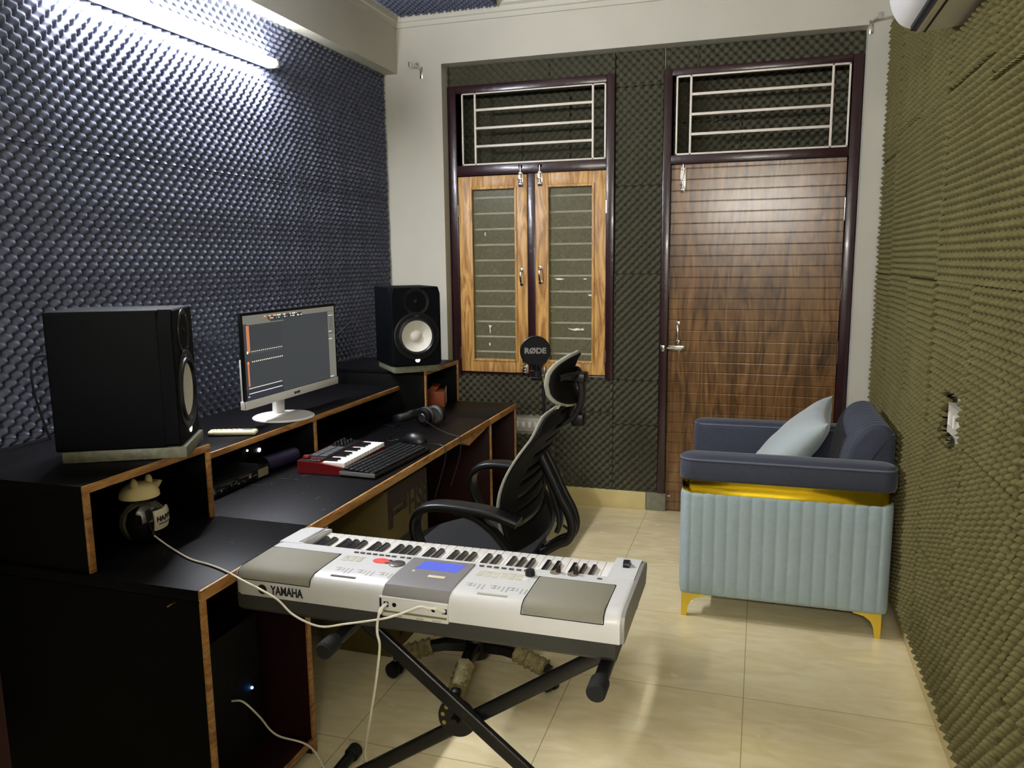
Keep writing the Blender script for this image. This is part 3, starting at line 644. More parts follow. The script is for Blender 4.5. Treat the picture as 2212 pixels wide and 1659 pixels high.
cable('keyboard_cable', [(-1.352,2.933,.734),(-1.335,3.0,.732),(-1.30,3.03,.727),(-1.275,3.03,.7235),(-1.257,3.025,.714),(-1.2585,3.02,.66),(-1.30,3.0,.5)], .0022, CABLEB, 'black cable running from the computer keyboard over the desk edge')
# headphones
hp = thing('headphones', 'black headphones with grey cushions lying on the far part of the desk', 'headphones', (-1.50,3.40,.721))
c1 = V(-1.508,3.375,.768); c2 = V(-1.470,3.455,.772); ax = V(.25,.95,.10).normalized()
for c in (c1,c2):
    b = MB(); b.lathe([(.030,-.016),(.040,-.012),(.044,-.004),(.044,.006),(.040,.012)],c,ax*(1 if c is c1 else 1),28); cup = b.obj('ear_cup', BLACK, hp)
    b = MB(); b.lathe([(.040,.010),(.046,.014),(.046,.024),(.038,.030),(.028,.028)],c,ax*(1 if c is c1 else -1),28); b.obj('ear_cushion', mat('grey_leatherette',(54,53,50),.5), cup)
    b = MB(); b.lathe([(.020,-.020),(.022,-.016),(.022,-.014)],c,ax,24); b.obj('cup_ring', CHROME, cup)
b = MB(); b.sweep(spline([c1+V(-.03,-.01,.02),(-1.57,3.335,.775),(-1.625,3.31,.765),(-1.655,3.36,.755),(-1.62,3.43,.76),(-1.56,3.45,.775),c2+V(-.03,.0,.02)],6),.040,.006,side=(0,0,1),rnd=8); b.obj('headband', BLACK, hp)
cable('headphone_cable', [c1+V(.01,-.02,-.01),(-1.47,3.33,.752),(-1.40,3.27,.742),(-1.33,3.23,.730),(-1.275,3.21,.7235),(-1.2565,3.20,.712),(-1.258,3.19,.64),(-1.30,3.18,.5)], .0022, CABLEB, 'black cable running from the headphones over the desk edge')
# orange box
ob_ = thing('cardboard_box', 'small orange carton in the far desk cubby', 'box', (-1.672,3.915,.721), .30)
MB().box(-.05,.05,-.06,.06,.0,.085,.002).obj('carton', mat('orange_card',(150,66,16),.6,noise=(14,.3)), ob_, world=False)
b = MB(); b.prism([(-.05,.085),(-.005,.085),(.02,.108),(-.02,.112)],'y',-.058,.058); b.obj('open_flap', mat('orange_card',(0,0,0)), ob_, world=False)
MB().box(.0502,.0515,.0,.058,.01,.10,.0005).obj('white_label', WPL, ob_, world=False)
# figurine in near cubby
fg = thing('novelty_figurine', 'dark glossy round figurine with beige eared cap and white HAPPY band in the near cubby', 'figurine', (-1.665,1.73,.721))
GB = mat('glossy_black',(14,12,14),.08,coat=.5)
fc = V(-1.665,1.745,.784)
b = MB(); b.lathe([(.03,-.062),(.045,-.060),(.060,-.035),(.066,0),(.060,.032),(.042,.052),(.0,.058)],fc,(0,0,1),36); b.obj('round_body', GB, fg)
b = MB(); b.lathe([(.052,-.028),(.060,-.018),(.060,.018),(.052,.026)],fc+V(.012,-.014,0),(.75,-.66,0),32); b.obj('visor_rim', mat('dark_olive_plastic',(60,56,40),.4), fg)
BAND = mat('cream_band',(214,204,178),.6)
rings = []
for a in [(-.35+i*1.15/16) for i in range(17)]:
    d = V(math.cos(a),math.sin(a),0); rings.append([fc+d*.0665+V(0,0,-.026),fc+d*.0705+V(0,0,-.010),fc+d*.0705+V(0,0,.016),fc+d*.0665+V(0,0,.030),fc+d*.060+V(0,0,.030),fc+d*.060+V(0,0,-.026)])
b = MB(); b.skin(rings); bnd = b.obj('band', BAND, fg)
for k,ch in enumerate('HAPPY'):
    a = -.18+k*.19; d = V(math.cos(a),math.sin(a),0); text_obj('band_letter', ch, .020, frame_mtx(fc+d*.0712+V(0,0,.006),(-math.sin(a),math.cos(a),0),(0,0,1)), BLACK, bnd, bold=.0008)
b = MB(); b.sweep([fc+V(math.cos(a),math.sin(a),0)*.0714+V(0,0,-.008) for a in [(-.2+i*.85/10) for i in range(11)]],.003,.0008,side=(0,0,1),rnd=6); b.obj('band_stripe', BLACK, bnd)
BEI = mat('beige_vinyl',(214,196,142),.55)
b = MB(); b.lathe([(.040,.066),(.054,.066),(.053,.078),(.046,.092),(.032,.103),(.015,.108),(.0,.109)],fc+V(0,-.004,0),(0,0,1),32)
b.prism([(-.008,.066),(.050,.080),(.078,.090),(.060,.098),(.030,.098),(-.01,.09)],'x',-.030,.030)
for v in b.bm.verts:
    if abs(v.co.x) <= .031 and v.co.z < .2: v.co = V(v.co.x*(1-.7*max(0,(v.co.y-.03)/.05)),v.co.y,v.co.z)+fc
cp = b.obj('eared_cap', BEI, fg)
for q in ((.012,.022),(.012,-.034)): 
    b = MB(); b.sphere(fc+V(q[0],q[1],.108),1,.011,.010,.017,14); b.obj('ear', BEI, cp)
# ---------------------------------------------------------------- tower pc in the near cabinet, speaker carton
pc = thing('computer_tower', 'black computer tower with a tiny blue light inside the near desk cabinet', 'computer', (-1.62,1.77,.056))
MB().box(-1.86,-1.405,1.66,1.88,.060,.47,.004).obj('case', BLACKM, pc)
MB().cyl((-1.406,1.837,.252),(-1.401,1.837,.252),.0038,seg=12).obj('power_light', mat('blue_led',(90,150,255),.4,emit=4), pc)
for y in (1.68,1.86):
    for x in (-1.82,-1.44): MB().cyl((x,y,.0555),(x,y,.062),.012,seg=12).obj('foot', RUBBER, pc)
p_ = [(-1.404,1.745,.262),(-1.37,1.75,.262),(-1.345,1.785,.20),(-1.33,1.84,.11),(-1.24,1.88,.06),(-1.12,1.80,.006)]
cable('usb_cable', p_, .003, CABLEW, 'pale cable with a ferrite bead hanging from the computer tower')
hb = thing('speaker_carton', 'brown cardboard speaker carton with HS lettering standing under the desk', 'box', (-1.45,2.73,0), 0)
CARD = mat('brown_card',(88,74,30),.75,noise=(7,.12)); CARDD = mat('dark_card',(44,20,12),.75); CARDK = mat('black_card',(16,14,14),.7)
MB().box(-1.60,-1.302,2.545,2.925,.0,.655,.003).obj('carton', CARD, hb)
def flat(nm, m, yz, lay=1): b = MB(); b.prism(yz,'x',-1.3022,-1.3018+.0004*lay); return b.obj(nm, m, hb, smooth=None)
flat('printed_panel', CARDD, [(2.56,.50),(2.60,.50),(2.60,.575),(2.69,.575),(2.69,.545),(2.73,.545),(2.73,.60),(2.92,.60),(2.92,.652),(2.56,.652)])
flat('picture_panel', CARDK, [(2.62,.05),(2.84,.05),(2.84,.44),(2.62,.44)])
text_obj('carton_lettering','HS8',.13,frame_mtx((-1.3008,2.83,.55),(0,1,0),(0,0,1)),CARDK,hb,bold=.003,sx=.85)
text_obj('carton_brand','YAMAHA',.030,frame_mtx((-1.3008,2.655,.555),(0,1,0),(0,0,1)),CARDK,hb,bold=.001)
# ---------------------------------------------------------------- Yamaha style portable keyboard
ky = thing('portable_keyboard', 'silver sixty-one key portable keyboard standing in the foreground beside the desk', 'keyboard', (-.755,1.77,.62))
KX0, KX1, KYR, KYF = -1.256, -.262, 1.590, 1.950
def kbprof(x):  # top shell profile (y,z), rear to front
    return [(KYR+.003,.672),(KYR+.001,.700),(KYR+.002,.716),(KYR+.010,.731),(KYR+.026,.7385),(KYR+.06,.7405),(KYR+.155,.7405),(1.795,.7395),(1.800,.712),(1.945,.708),(KYF,.700),(KYF,.672)]
b = MB()
xs = [(KX0,.03,.012),(KX0+.012,.010,.003),(KX0+.03,0,0)]
rings = []
def shell_ring(x, inset, dz): 
    return [V(x, min(max(y,KYR+inset),KYF-inset*.6), z-dz if z > .70 else z) for y,z in kbprof(x)]
for x,i_,dz in ((KX0,.035,.014),(KX0+.010,.012,.005),(KX0+.028,0,0),(KX1-.012,0,0),(KX1-.004,.003,.001),(KX1,.012,.004)): rings.append(shell_ring(x,i_,dz))
b.skin(rings); b.obj('top_shell', SILVER, ky, smooth=50)
UND = mat('dark_grey_base',(50,50,46),.6,noise=(5,.1))
b = MB(); b.skin([[V(x,y,z) for y,z in ((KYR+.006,.673),(KYR+.008,.636),(KYR+.024,.622),(1.90,.6205),(1.935,.64),(1.94,.672))] for x in (KX0+.012,KX1-.014)]); b.obj('base_shell', UND, ky)
# left shoulder and right cheek
b = MB(); b.prism([(1.790,.7405),(1.79,.705),(1.95,.702),(1.948,.728),(1.90,.7385)],'x',KX0+.012,-1.174); b.obj('left_cheek', SILVER, ky)
b = MB(); b.prism([(-1.19,1.800),(-1.178,1.935),(-1.176,1.80)],'z',.738,.7412); b.obj('cheek_recess', GREYP, ky)
b = MB(); b.prism([(1.790,.7405),(1.79,.705),(1.95,.702),(1.950,.722),(1.935,.736),(1.90,.7395)],'x',-.331,KX1-.004); b.obj('right_cheek', SILVER, ky)
b = MB(); b.prism([(1.594,.674),(1.592,.716),(1.602,.732),(1.625,.7395),(1.90,.7385),(1.945,.728),(1.952,.712),(1.93,.676)],'x',KX1-.003,KX1+.006); b.obj('end_cap', GREYP, ky)
b = MB(); b.sweep([(-.297,1.862,.737),(-.297,1.895,.7395)],.018,.016,side=(1,0,0),rnd=12); b.lathe([(.013,-.008),(.0135,0),(.013,.008)],(-.297,1.878,.741),(1,0,0),20); b.obj('pitch_wheel', BLACK, ky)
# keys
NW = 36; k0, k1 = -1.172, -.334; kw = (k1-k0)/NW
for i in range(NW):
    x = k0+i*kw; MB().box(x+.0006,x+kw-.0006,1.800,1.936,.706,.722,.0015).obj('white_key', KEYW, ky)
for i in range(NW-1):
    if i % 7 in (2,6): continue
    x = k0+(i+1)*kw+{0:-.0015,1:.0015,3:-.002,4:0,5:.002}[i%7]
    b = MB(); b.skin([[V(x+s,y,z) for s,z in ((-.0052-e,.7215),(.0052+e,.7215),(.0042,.7215+h),(-.0042,.7215+h))] for y,e,h in ((1.801,0,.012),(1.880,0,.0115),(1.889,0,.004))]); b.obj('black_key', KEYB, ky)
# grilles
GRL = mat('grille_taupe',(128,124,108),.7,bump=(900,.3,.0008),noise=(400,.08))
def grille_(x0,x1,nm):
    pr = [(KYR-.0005,.7165),(KYR+.007,.7330),(KYR+.024,.7412),(KYR+.06,.7430),(KYR+.155,.7425)]
    b = MB(); rr = []
    for x,s in ((x0,1),(x0+.006,0),(x1-.006,0),(x1,1)): rr.append([V(x,y+s*.003,z-s*.003) for y,z in pr]+[V(x,KYR+.155,.735),V(x,KYR+.03,.725),V(x,KYR+.012,.717)])
    b.skin(rr); return b.obj(nm, GRL, ky, smooth=50)
grille_(-1.236,-1.030,'speaker_grille'); grille_(-.488,-.302,'speaker_grille')
for x0,x1 in ((-1.2365,-1.0295),(-.4885,-.3015)): 
    b = MB()
    for xx in (x0,x1): b.sweep([(xx,KYR+.0003,.715),(xx,KYR+.008,.7325),(xx,KYR+.026,.7402),(xx,KYR+.158,.7412)],.0025,.0016,side=(1,0,0),rnd=6)
    b.sweep([(x0,KYR+.0008,.7150),(x1,KYR+.0008,.7150)],.002,.002,rnd=6); b.sweep([(x0,KYR+.157,.7414),(x1,KYR+.157,.7414)],.002,.0012,rnd=6)
    b.obj('grille_gap', BLACKM, ky)
# centre display block and port bay
CEN = mat('metal_grey_panel',(138,136,136),.35,.3)
b = MB(); b.skin([[V(x,y,z) for y,z in ((KYR-.002,.714),(KYR+.003,.727),(KYR+.018,.7400),(KYR+.06,.7435),(1.775,.7435),(1.780,.738),(KYR+.05,.736),(KYR+.012,.722))] for x in (-.832,-.664)]); b.obj('display_block', CEN, ky)
b = MB(); b.sweep([(-.838,KYR-.002,.7155),(-.662,KYR-.002,.7155)],.006,.004,side=(0,0,1),rnd=8); b.obj('trim_strip', WPL, ky)
b = MB(); b.prism([(-.800,1.708),(-.690,1.708),(-.682,1.758),(-.792,1.758)],'z',.7433,.7441); b.obj('lit_display', mat('blue_lcd',(20,22,50),.3,emit=.17,ecol=(96,112,240)), ky)
MB().box(-.748,-.704,1.665,1.677,.7434,.7446,.0008).obj('name_plate', CREAM, ky)
MB().cyl((-.795,1.69,.743),(-.795,1.69,.7452),.004,seg=12).obj('indicator', WPL, ky)
b = MB(); b.box(-.834,-.664,KYR-.0025,KYR+.012,.668,.7135,.002); bay = b.obj('port_bay', SILVER, ky)
MB().box(-.8375,-.8335,KYR-.004,KYR+.01,.665,.713).obj('bay_groove', BLACKM, ky)
b = MB(); b.box(-.828,-.667,KYR-.0032,KYR-.002,.6785,.6835); b.obj('bay_label_strip', mat('olive_strip',(120,112,70),.6), bay)
for x in (-.800,-.700): MB().cyl((x,KYR-.0028,.699),(x,KYR-.0022,.699),.0055,seg=20).obj('jack_socket', BLACKM, bay)
for x in (-.821,-.672): MB().box(x-.006,x+.006,KYR-.0031,KYR-.0022,.692,.705).obj('usb_port', BLACKM, bay)
for x,tx in ((-.79,'PHONES'),(-.735,'SUSTAIN'),(-.692,'DC IN 12V')): text_obj('port_text',tx,.0048,frame_mtx((x,KYR-.0031,.6725),(1,0,0),(0,0,1)),GREYP,bay)
LG = mat('black_logo',(18,18,20),.5)
text_obj('brand_logo','YAMAHA',.031,frame_mtx((-1.095,KYR+.0006,.693),(1,0,0),(0,0.02,1)),LG,ky,bold=.0009,width=.092)
b = MB(); b.lathe([(.0125,-.0005),(.0125,.0006),(.0105,.0006),(.0105,-.0003)],(-1.165,KYR+.0006,.693),(0,-1,0),28); 
for a in (90,210,330): a = math.radians(a); b.sweep([(-1.165,KYR,.693),(-1.165+.0115*math.cos(a),KYR-.0003,.693+.0115*math.sin(a))],.0018,.001,rnd=6)
b.obj('fork_emblem', LG, ky)
# slots in top rear
MB().box(-.985,-.918,KYR+.0265,KYR+.0335,.7385,.7402).obj('vent_slot', mat('brown_slot',(84,66,56),.6), ky)
MB().box(-.602,-.530,KYR+.0265,KYR+.0335,.7388,.7402).obj('vent_slot', mat('pale_slot',(170,166,150),.6), ky)
# buttons
BT = mat('brown_button',(70,56,52),.5); BL = mat('pale_button',(206,200,176),.5)
for i in range(10):
    x = -1.003+i*.0182+(.006 if i > 6 else 0); MB().box(x,x+.0125,1.768,1.7735,.740,.7432,.001).obj('button', BT, ky)
for i in range(7):
    x = -.652+i*.0195; MB().box(x,x+.0125,1.770,1.7755,.740,.7432,.001).obj('button', BT, ky)
for x0,n in ((-1.010,3),(-.640,3),(-.580,3)):
    for r in range(4):
        for c in range(n): MB().box(x0+c*.0195,x0+c*.0195+.0155,1.742-r*.0095,1.7465-r*.0095,.7405,.7418,.0006).obj('button', BL, ky)
b = MB(); gi = mat('faint_print',(168,166,162),.5)
for cx in (-.985,-.925,-.865,-.635,-.575,-.53):
    for k in range(4): b.box(cx+k*.011,cx+k*.011+.0035,1.640+(k<2)*.010,1.668,.7405,.74075)
    b.box(cx-.012,cx+.006,1.665,1.668,.7405,.74075); b.box(cx-.006,cx+.008,1.652,1.655,.7405,.74075)
b.obj('printed_lists', gi, ky, smooth=None)
b = MB(); b.lathe([(.024,0),(.024,.0008),(.0,.0009)],(-.905,1.735,.7405),(0,0,1),32)
for v in b.bm.verts: v.co.y = 1.735+(v.co.y-1.735)*.7
b.obj('red_sticker', mat('red_badge',(236,70,60),.4,noise=(60,.35)), ky)
b = MB(); b.lathe([(.021,0),(.021,.002),(.018,.0035),(.010,.003),(.008,.0035),(.0,.0035)],(-.858,1.727,.7405),(0,0,1),36); b.obj('data_dial', mat('dark_dial',(88,84,78),.35,.4), ky)
for q in ((-.884,1.742),(-.886,1.724)): MB().box(q[0]-.005,q[0]+.005,q[1]-.003,q[1]+.003,.740,.743,.001).obj('button', BT, ky)
b = MB(); b.lathe([(.012,0),(.0125,.006),(.011,.0135),(.0,.014)],(-.513,1.751,.7405),(0,0,1),28); b.obj('volume_knob', BLACK, ky)
b = MB(); b.sphere((-.515,1.722,.7405),.009,1,.7,.4,16); b.obj('small_knob', SILVER, ky)
for x in (-.452,-.408): 
    b = MB(); b.lathe([(.014,0),(.014,.0006),(.0,.0007)],(x-.006,1.785,.7402),(0,0,1),20); b.obj('knob_base', mat('taupe',(120,108,92),.5), ky)
    b = MB(); b.lathe([(.0062,0),(.0058,.016),(.0052,.017)],(x,1.790,.740),(0,0,1),20); b.obj('control_knob', mat('dark_brown_knob',(40,26,24),.3), ky)
MB().box(-.352,-.340,1.772,1.778,.740,.742,.001).obj('button', BT, ky)
# ---------------------------------------------------------------- keyboard stand
st = thing('keyboard_stand', 'black folding X keyboard stand under the silver keyboard', 'keyboard stand', (-.69,1.73,0))
SB = mat('black_metal_paint',(14,14,16),.35)
YS = 1.72
def bar(p,q,yo,w=.036,h=.022): b = MB(); b.sweep([(p[0],YS+yo,p[1]),(q[0],YS+yo,q[1])],w,h,side=(0,1,0) if False else None,seg=1,rnd=16); return b
def rbar(p,q,yo):
    p = V(p[0],YS+yo,p[1]); q = V(q[0],YS+yo,q[1]); b = MB(); b.sweep([p,q],.020,.036,side=(0,1,0),seg=1,rnd=16); return b.obj('cross_bar', SB, st)
rbar((-.235,.03),(-.950,.588),-.013); rbar((-1.135,.03),(-.305,.588),.013)
b = MB(); b.lathe([(.050,-.006),(.052,0),(.050,.006)],(-.700,YS,.350),(0,1,0),40); dsc = b.obj('locking_disc', SB, st)
for a in (100,135,170,205): 
    a = math.radians(a); MB().cyl((-.700+.038*math.cos(a),YS-.0072,.350+.038*math.sin(a)),(-.700+.038*math.cos(a),YS-.0062,.350+.038*math.sin(a)),.0055,seg=14).obj('locking_hole', mat('brass_hole',(170,150,70),.4,.5), dsc)
MB().cyl((-.700,YS-.03,.350),(-.700,YS+.03,.350),.012,seg=16).obj('pivot_bolt', SB, st)
for x in (-.945,-.30):
    arm = MB().cyl((x,1.535,.603),(x,1.95,.603),.0165,seg=20).obj('support_arm', SB, st)
    for y0,y1 in ((1.500,1.56),(1.942,1.975)):
        b = MB(); b.lathe([(.017,0),(.0215,.006),(.0215,abs(y1-y0)-.01),(.018,abs(y1-y0))],(x,y0,.603),(0,1,0),20); b.obj('rubber_grip', RUBBER, arm)
for x in (-1.135,-.235):
    ft_ = MB().cyl((x,1.50,.024),(x,1.94,.024),.0165,seg=20).obj('floor_tube', SB, st)
    for y in (1.485,1.925): 
        b = MB(); b.lathe([(.018,0),(.0225,.006),(.0225,.035),(.018,.04)],(x,y,.0235),(0,1,0),20); b.obj('rubber_foot', RUBBER, ft_)
# white cables
c1_ = [atz(333,1157,.745),atz(350,1170,.7235),atz(372,1185,.7235),atz(410,1207,.7235),atz(450,1219,.7235),atz(486,1233,.7240),aty(530,1257,1.556)]+[aty(x_,y_,1.552) for x_,y_ in ((560,1272),(600,1296),(635,1329),(690,1353),(745,1348),(830,1336),(870,1324),(905,1311))]+[aty(925,1314,1.558),aty(940,1315,1.570)]
cable('usb_lead', c1_, .0026, CABLEW, 'long white cable running from the near cubby over the desk to the keyboard sockets')
b = MB(); q_ = aty(940,1315,1.570); b.sweep([q_,q_.lerp(V(-.672,1.588,.6985),.6),(-.672,1.588,.6985)],.009,.007,seg=1,rnd=12); pl = b.obj('cable_plug', CABLEW); place(pl,(-.672,1.58,.698)); tag(pl,'white plug in the right socket of the silver keyboard','plug')
c2_ = [(-.823,1.555,.690),(-.827,1.552,.668),(-.829,1.553,.64)]+[aty(x_,y_,q_) for x_,y_,q_ in ((820,1400,1.56),(811,1480,1.60),(798,1560,1.70),(788,1625,1.84))]+[(-1.085,1.93,.006),(-1.2,2.02,.006)]
cable('power_lead', c2_, .0032, CABLEW, 'white cable dropping from the keyboard to the floor')
b = MB(); b.sweep([(-.823,1.556,.688),(-.823,1.566,.697),(-.821,1.588,.6985)],.010,.008,seg=1,rnd=12); pl = b.obj('cable_plug', CABLEW); place(pl,(-.821,1.58,.698)); tag(pl,'white angled plug in the left socket of the silver keyboard','plug')
# ---------------------------------------------------------------- office chair
oc = thing('office_chair', 'black mesh office chair with slotted back and headrest, facing the desk', 'office chair', (-.95,2.56,0))
MESHF = mat('grey_mesh_fabric',(150,150,134),.8,bump=(1500,.5,.0006)); RIM = mat('light_mesh_rim',(150,149,136),.7,bump=(1200,.6,.0006)); SEATF = mat('navy_seat_fabric',(2,3,8),.9,bump=(600,.3,.0008))
HC = V(-.955,2.55,0)
SOCK = mat('tan_knit_cover',(134,122,84),.9,bump=(110,1.0,.006),noise=(70,.4))
MB().lathe([(.045,.06),(.05,.085),(.05,.12),(.032,.14),(.030,.15)],HC,(0,0,1),28).obj('base_hub', BLACK, oc)
MB().lathe([(.026,.14),(.026,.28),(.018,.285),(.018,.40)],HC,(0,0,1),24).obj('gas_lift', BLACK, oc)
for k in range(5):
    a = math.radians(-11.5+72*k); d = V(math.cos(a),math.sin(a),0); p = HC+d*.30; sdv = V(-d.y,d.x,0)
    b = MB(); b.sweep([HC+d*.03+V(0,0,.105),HC+d*.12+V(0,0,.112),HC+d*.22+V(0,0,.100),HC+d*.305+V(0,0,.078)],[.052,.046,.038,.032],[.045,.038,.030,.022],side=sdv,seg=1,rnd=12); lg = b.obj('base_leg', BLACK, oc)
    q0,q1 = .165,.285; b = MB(); rr = []
    for i in range(15):
        t = i/14; c = HC+d*(q0+(q1-q0)*t)+V(0,0,.109-.030*t); r = .029+.003*math.sin(i*2.3)+.0025*random.random()
        tg = (d+V(0,0,-.25)).normalized(); up = sdv.cross(tg)
        rr.append([c+(sdv*math.cos(2*PI*j/16)+up*math.sin(2*PI*j/16))*(r+.002*math.sin(j*3+i*2)) for j in range(16)])
    b.skin(rr); b.obj('knit_cover', SOCK, lg)
    cs = MB().lathe([(.006,.03),(.006,.075)],p,(0,0,1),10).obj('caster_stem', CHROME, lg)
    ca = a+1.1+k; e = V(math.cos(ca),math.sin(ca),0)
    for sg in (-1,1): MB().lathe([(.020,-.009),(.028,-.008),(.029,0),(.028,.008),(.020,.009)],p+e*sg*.014+V(0,0,.0295),e,22).obj('caster_wheel', BLACK, lg)
    b = MB(); b.sphere(p+V(0,0,.038),.024,1,1,.9,16); b.obj('caster_hood', BLACK, lg)
MB().box(-1.05,-.80,2.49,2.64,.395,.435,.01).obj('tilt_mechanism', BLACK, oc)
b = MB(); b.sweep([(-.90,2.64,.415),(-.90,2.80,.41)],.008,.008); b.lathe([(.009,0),(.011,.02),(.009,.03)],(-.90,2.80,.41),(0,1,0),12); b.obj('height_lever', BLACK, oc)
# seat cushion
b = MB(); rr = []
for i in range(13):
    t = i/12; x = -1.19+.47*t; e = min(1,(math.sin(PI*min(max(t,.02),.98)))**.28); w_ = .235*e; zt = .515+.008*math.sin(PI*t)-(.03*max(0,.25-t)*4 if t < .25 else 0)*.6; zb = .44
    ring = []
    for j in range(20):
        c, s_ = math.cos(2*PI*j/20), math.sin(2*PI*j/20); cc = math.copysign(abs(c)**.4,c); ss = math.copysign(abs(s_)**.55,s_)
        ring.append(V(x,2.565+w_*cc,(zt+zb)/2+(zt-zb)/2*ss*(.5+.5*e)))
    rr.append(ring)
b.skin(rr); b.obj('seat', SEATF, oc, smooth=60)
# armrests
def arm(y, sg):
    a = thing('armrest', None, None, (0,0,0)); bpy.data.objects.remove(a)
    p = spline([(-.715,y-.0,.668),(-.80,y,.692),(-.90,y,.702),(-.985,y,.703),(-1.04,y,.690),(-1.073,y,.655),(-1.075,y,.60),(-1.045,y,.53),(-1.0,y-sg*.03,.470),(-.93,y-sg*.07,.432)],6)
    n = len(p); b = MB(); b.sweep(p,[.074 if i < n*.5 else .074-.030*(i-n*.5)/(n*.5) for i in range(n)],[.028 if i < n*.5 else .022 for i in range(n)],side=(0,1,0),seg=1,rnd=16)
    o = b.obj('armrest', BLACK, oc, smooth=50)
    b = MB(); b.sweep(spline([(-.93,y,.690),(-.86,y,.672),(-.80,y,.63),(-.755,y-sg*.01,.57),(-.735,y-sg*.03,.52),(-.76,y-sg*.07,.455),(-.83,y-sg*.09,.432)],6),.040,.022,side=(0,1,0),seg=1,rnd=14); b.obj('arm_brace', BLACK, o)
arm(2.315,-1); arm(2.865,1)
# backrest: surface P(s,t): s 0..1 bottom to top, t -1..1 across
def bk(s, t, off=0):
    z = .545+.455*s; hw = .215+.030*math.sin(PI*(.15+.75*s))-.030*max(0,s-.88)/.12*(abs(t)**4)
    xc = -.705-.055*math.sin(PI*min(1,s*1.15))*1.0+.105*s**1.6
    x = xc-.045*(t*t)-off; zz = z+.030*s*(1-t*t)+(.0 if s < .9 else 0)
    return V(x, 2.585+hw*t, zz)
NS, NT = 56, 28
b = MB(); g = [[b.bm.verts.new(bk(i/NS,-1+2*j/NT,0)) for j in range(NT+1)] for i in range(NS+1)]
for i in range(NS):
    for j in range(NT):
        s = (i+.5)/NS; t = -1+2*(j+.5)/NT; band = (s*10.0) % 1.0; r = int(s*10)
        if 1 <= r <= 9 and .42 < band < .74 and -.74+.03*r < t < .86: continue
        b.bm.faces.new((g[i][j],g[i][j+1],g[i+1][j+1],g[i+1][j]))
o = b.obj('back_shell', BLACKM, oc, smooth=50); md = o.modifiers.new('thick','SOLIDIFY'); md.thickness = .010; md.offset = 0
b = MB(); g = [[b.bm.verts.new(bk(i/20*1.0,(-1+2*j/16)*.97,.016)) for j in range(17)] for i in range(21)]
for i in range(20):
    for j in range(16): b.bm.faces.new((g[i][j],g[i][j+1],g[i+1][j+1],g[i+1][j]))
o = b.obj('back_mesh', MESHF, oc, smooth=60); md = o.modifiers.new('thick','SOLIDIFY'); md.thickness = .003
edge = [bk(s/20,-1,.012) for s in range(0,21)]+[bk(1,-1+2*j/16,.012)+V(0,0,.004) for j in range(1,17)]+[bk(1-s/20,1,.012) for s in range(1,21)]+[bk(0,1-2*j/16,.012) for j in range(1,16)]
b = MB(); b.sweep(edge+[edge[0]],.009,.008,rnd=8); b.obj('edge_piping', RIM, oc, smooth=60)
# light upper lip of the mesh
b = MB(); rr = []
for j in range(13):
    t = -.62+1.3*j/12; p = bk(1,t,.010); h = .030*(1-(j/6-1)**2)+.002; rr.append([p+V(-.006,0,-.004),p+V(.004,0,-.004),p+V(.012,0,h),p+V(.004,0,h+.002)])
b.skin(rr); b.obj('mesh_lip', RIM, oc, smooth=60)
# rear support spine
for y in (2.555,2.615):
    b = MB(); b.sweep(spline([(-.712,y,.84),(-.672,y,.76),(-.640,y,.69),(-.606,y,.625),(-.596,y,.575),(-.612,y,.535),(-.65,y,.515),(-.72,y,.47),(-.83,y,.42)],6),.020,.030,side=(0,1,0),seg=1,rnd=12); b.obj('support_spine', BLACK, oc, smooth=50)
b = MB(); b.sweep(spline([(-.70,2.585,.78),(-.672,2.585,.70),(-.650,2.585,.63),(-.645,2.585,.585),(-.655,2.585,.555)],5),.05,.018,side=(0,1,0),seg=1,rnd=12); b.obj('spine_web', BLACK, oc, smooth=50)
# headrest
def hd(s,t,off=0):  # s 0..1 vertical, t -1..1 across
    th = s-.5; w_ = .142*(1-.10*(2*th)**4)
    return V(-.606-.040*t*t+.045*(2*th)**2*.6-off, 2.578+w_*t, 1.100+.150*th+.012*(1-t*t)*(1 if th > 0 else -.3))
def sq(a): return math.copysign(abs(a)**.55,a)
b = MB(); rings = []
N_ = 32
for k in range(7):
    q = k/6
    rings.append([hd(.5+.5*q*sq(math.sin(2*PI*i/N_)), q*sq(math.cos(2*PI*i/N_)), 0) for i in range(N_)])
rs = [b.ring(r) for r in rings[1:]]; cv = b.bm.verts.new(hd(.5,0,0))
for i in range(N_): b.bm.faces.new((cv,rs[0][i],rs[0][(i+1)%N_]))
for a_,c_ in zip(rs,rs[1:]):
    for i in range(N_): b.bm.faces.new((a_[i],c_[i],c_[(i+1)%N_],a_[(i+1)%N_]))
o = b.obj('headrest_shell', BLACKM, oc, smooth=60); md = o.modifiers.new('thick','SOLIDIFY'); md.thickness = .012; md.offset = 0
b = MB(); lp = [hd(.5+.5*sq(math.sin(2*PI*i/N_)), sq(math.cos(2*PI*i/N_)), .008) for i in range(N_)]; b.sweep(lp+[lp[0]],.017,.017,rnd=10); b.obj('headrest_rim', RIM, o, smooth=60)
b = MB(); g = [[b.bm.verts.new(hd(.08+.84*i/10,-.92+1.84*j/14,.014)) for j in range(15)] for i in range(11)]
for i in range(10):
    for j in range(14): b.bm.faces.new((g[i][j],g[i][j+1],g[i+1][j+1],g[i+1][j]))
b.obj('headrest_mesh', MESHF, o, smooth=60)
b = MB(); b.sweep(spline([(-.655,2.575,.93),(-.600,2.575,.965),(-.572,2.575,1.01),(-.566,2.575,1.07),(-.575,2.575,1.115)],5),.055,.020,side=(0,1,0),seg=1,rnd=12)
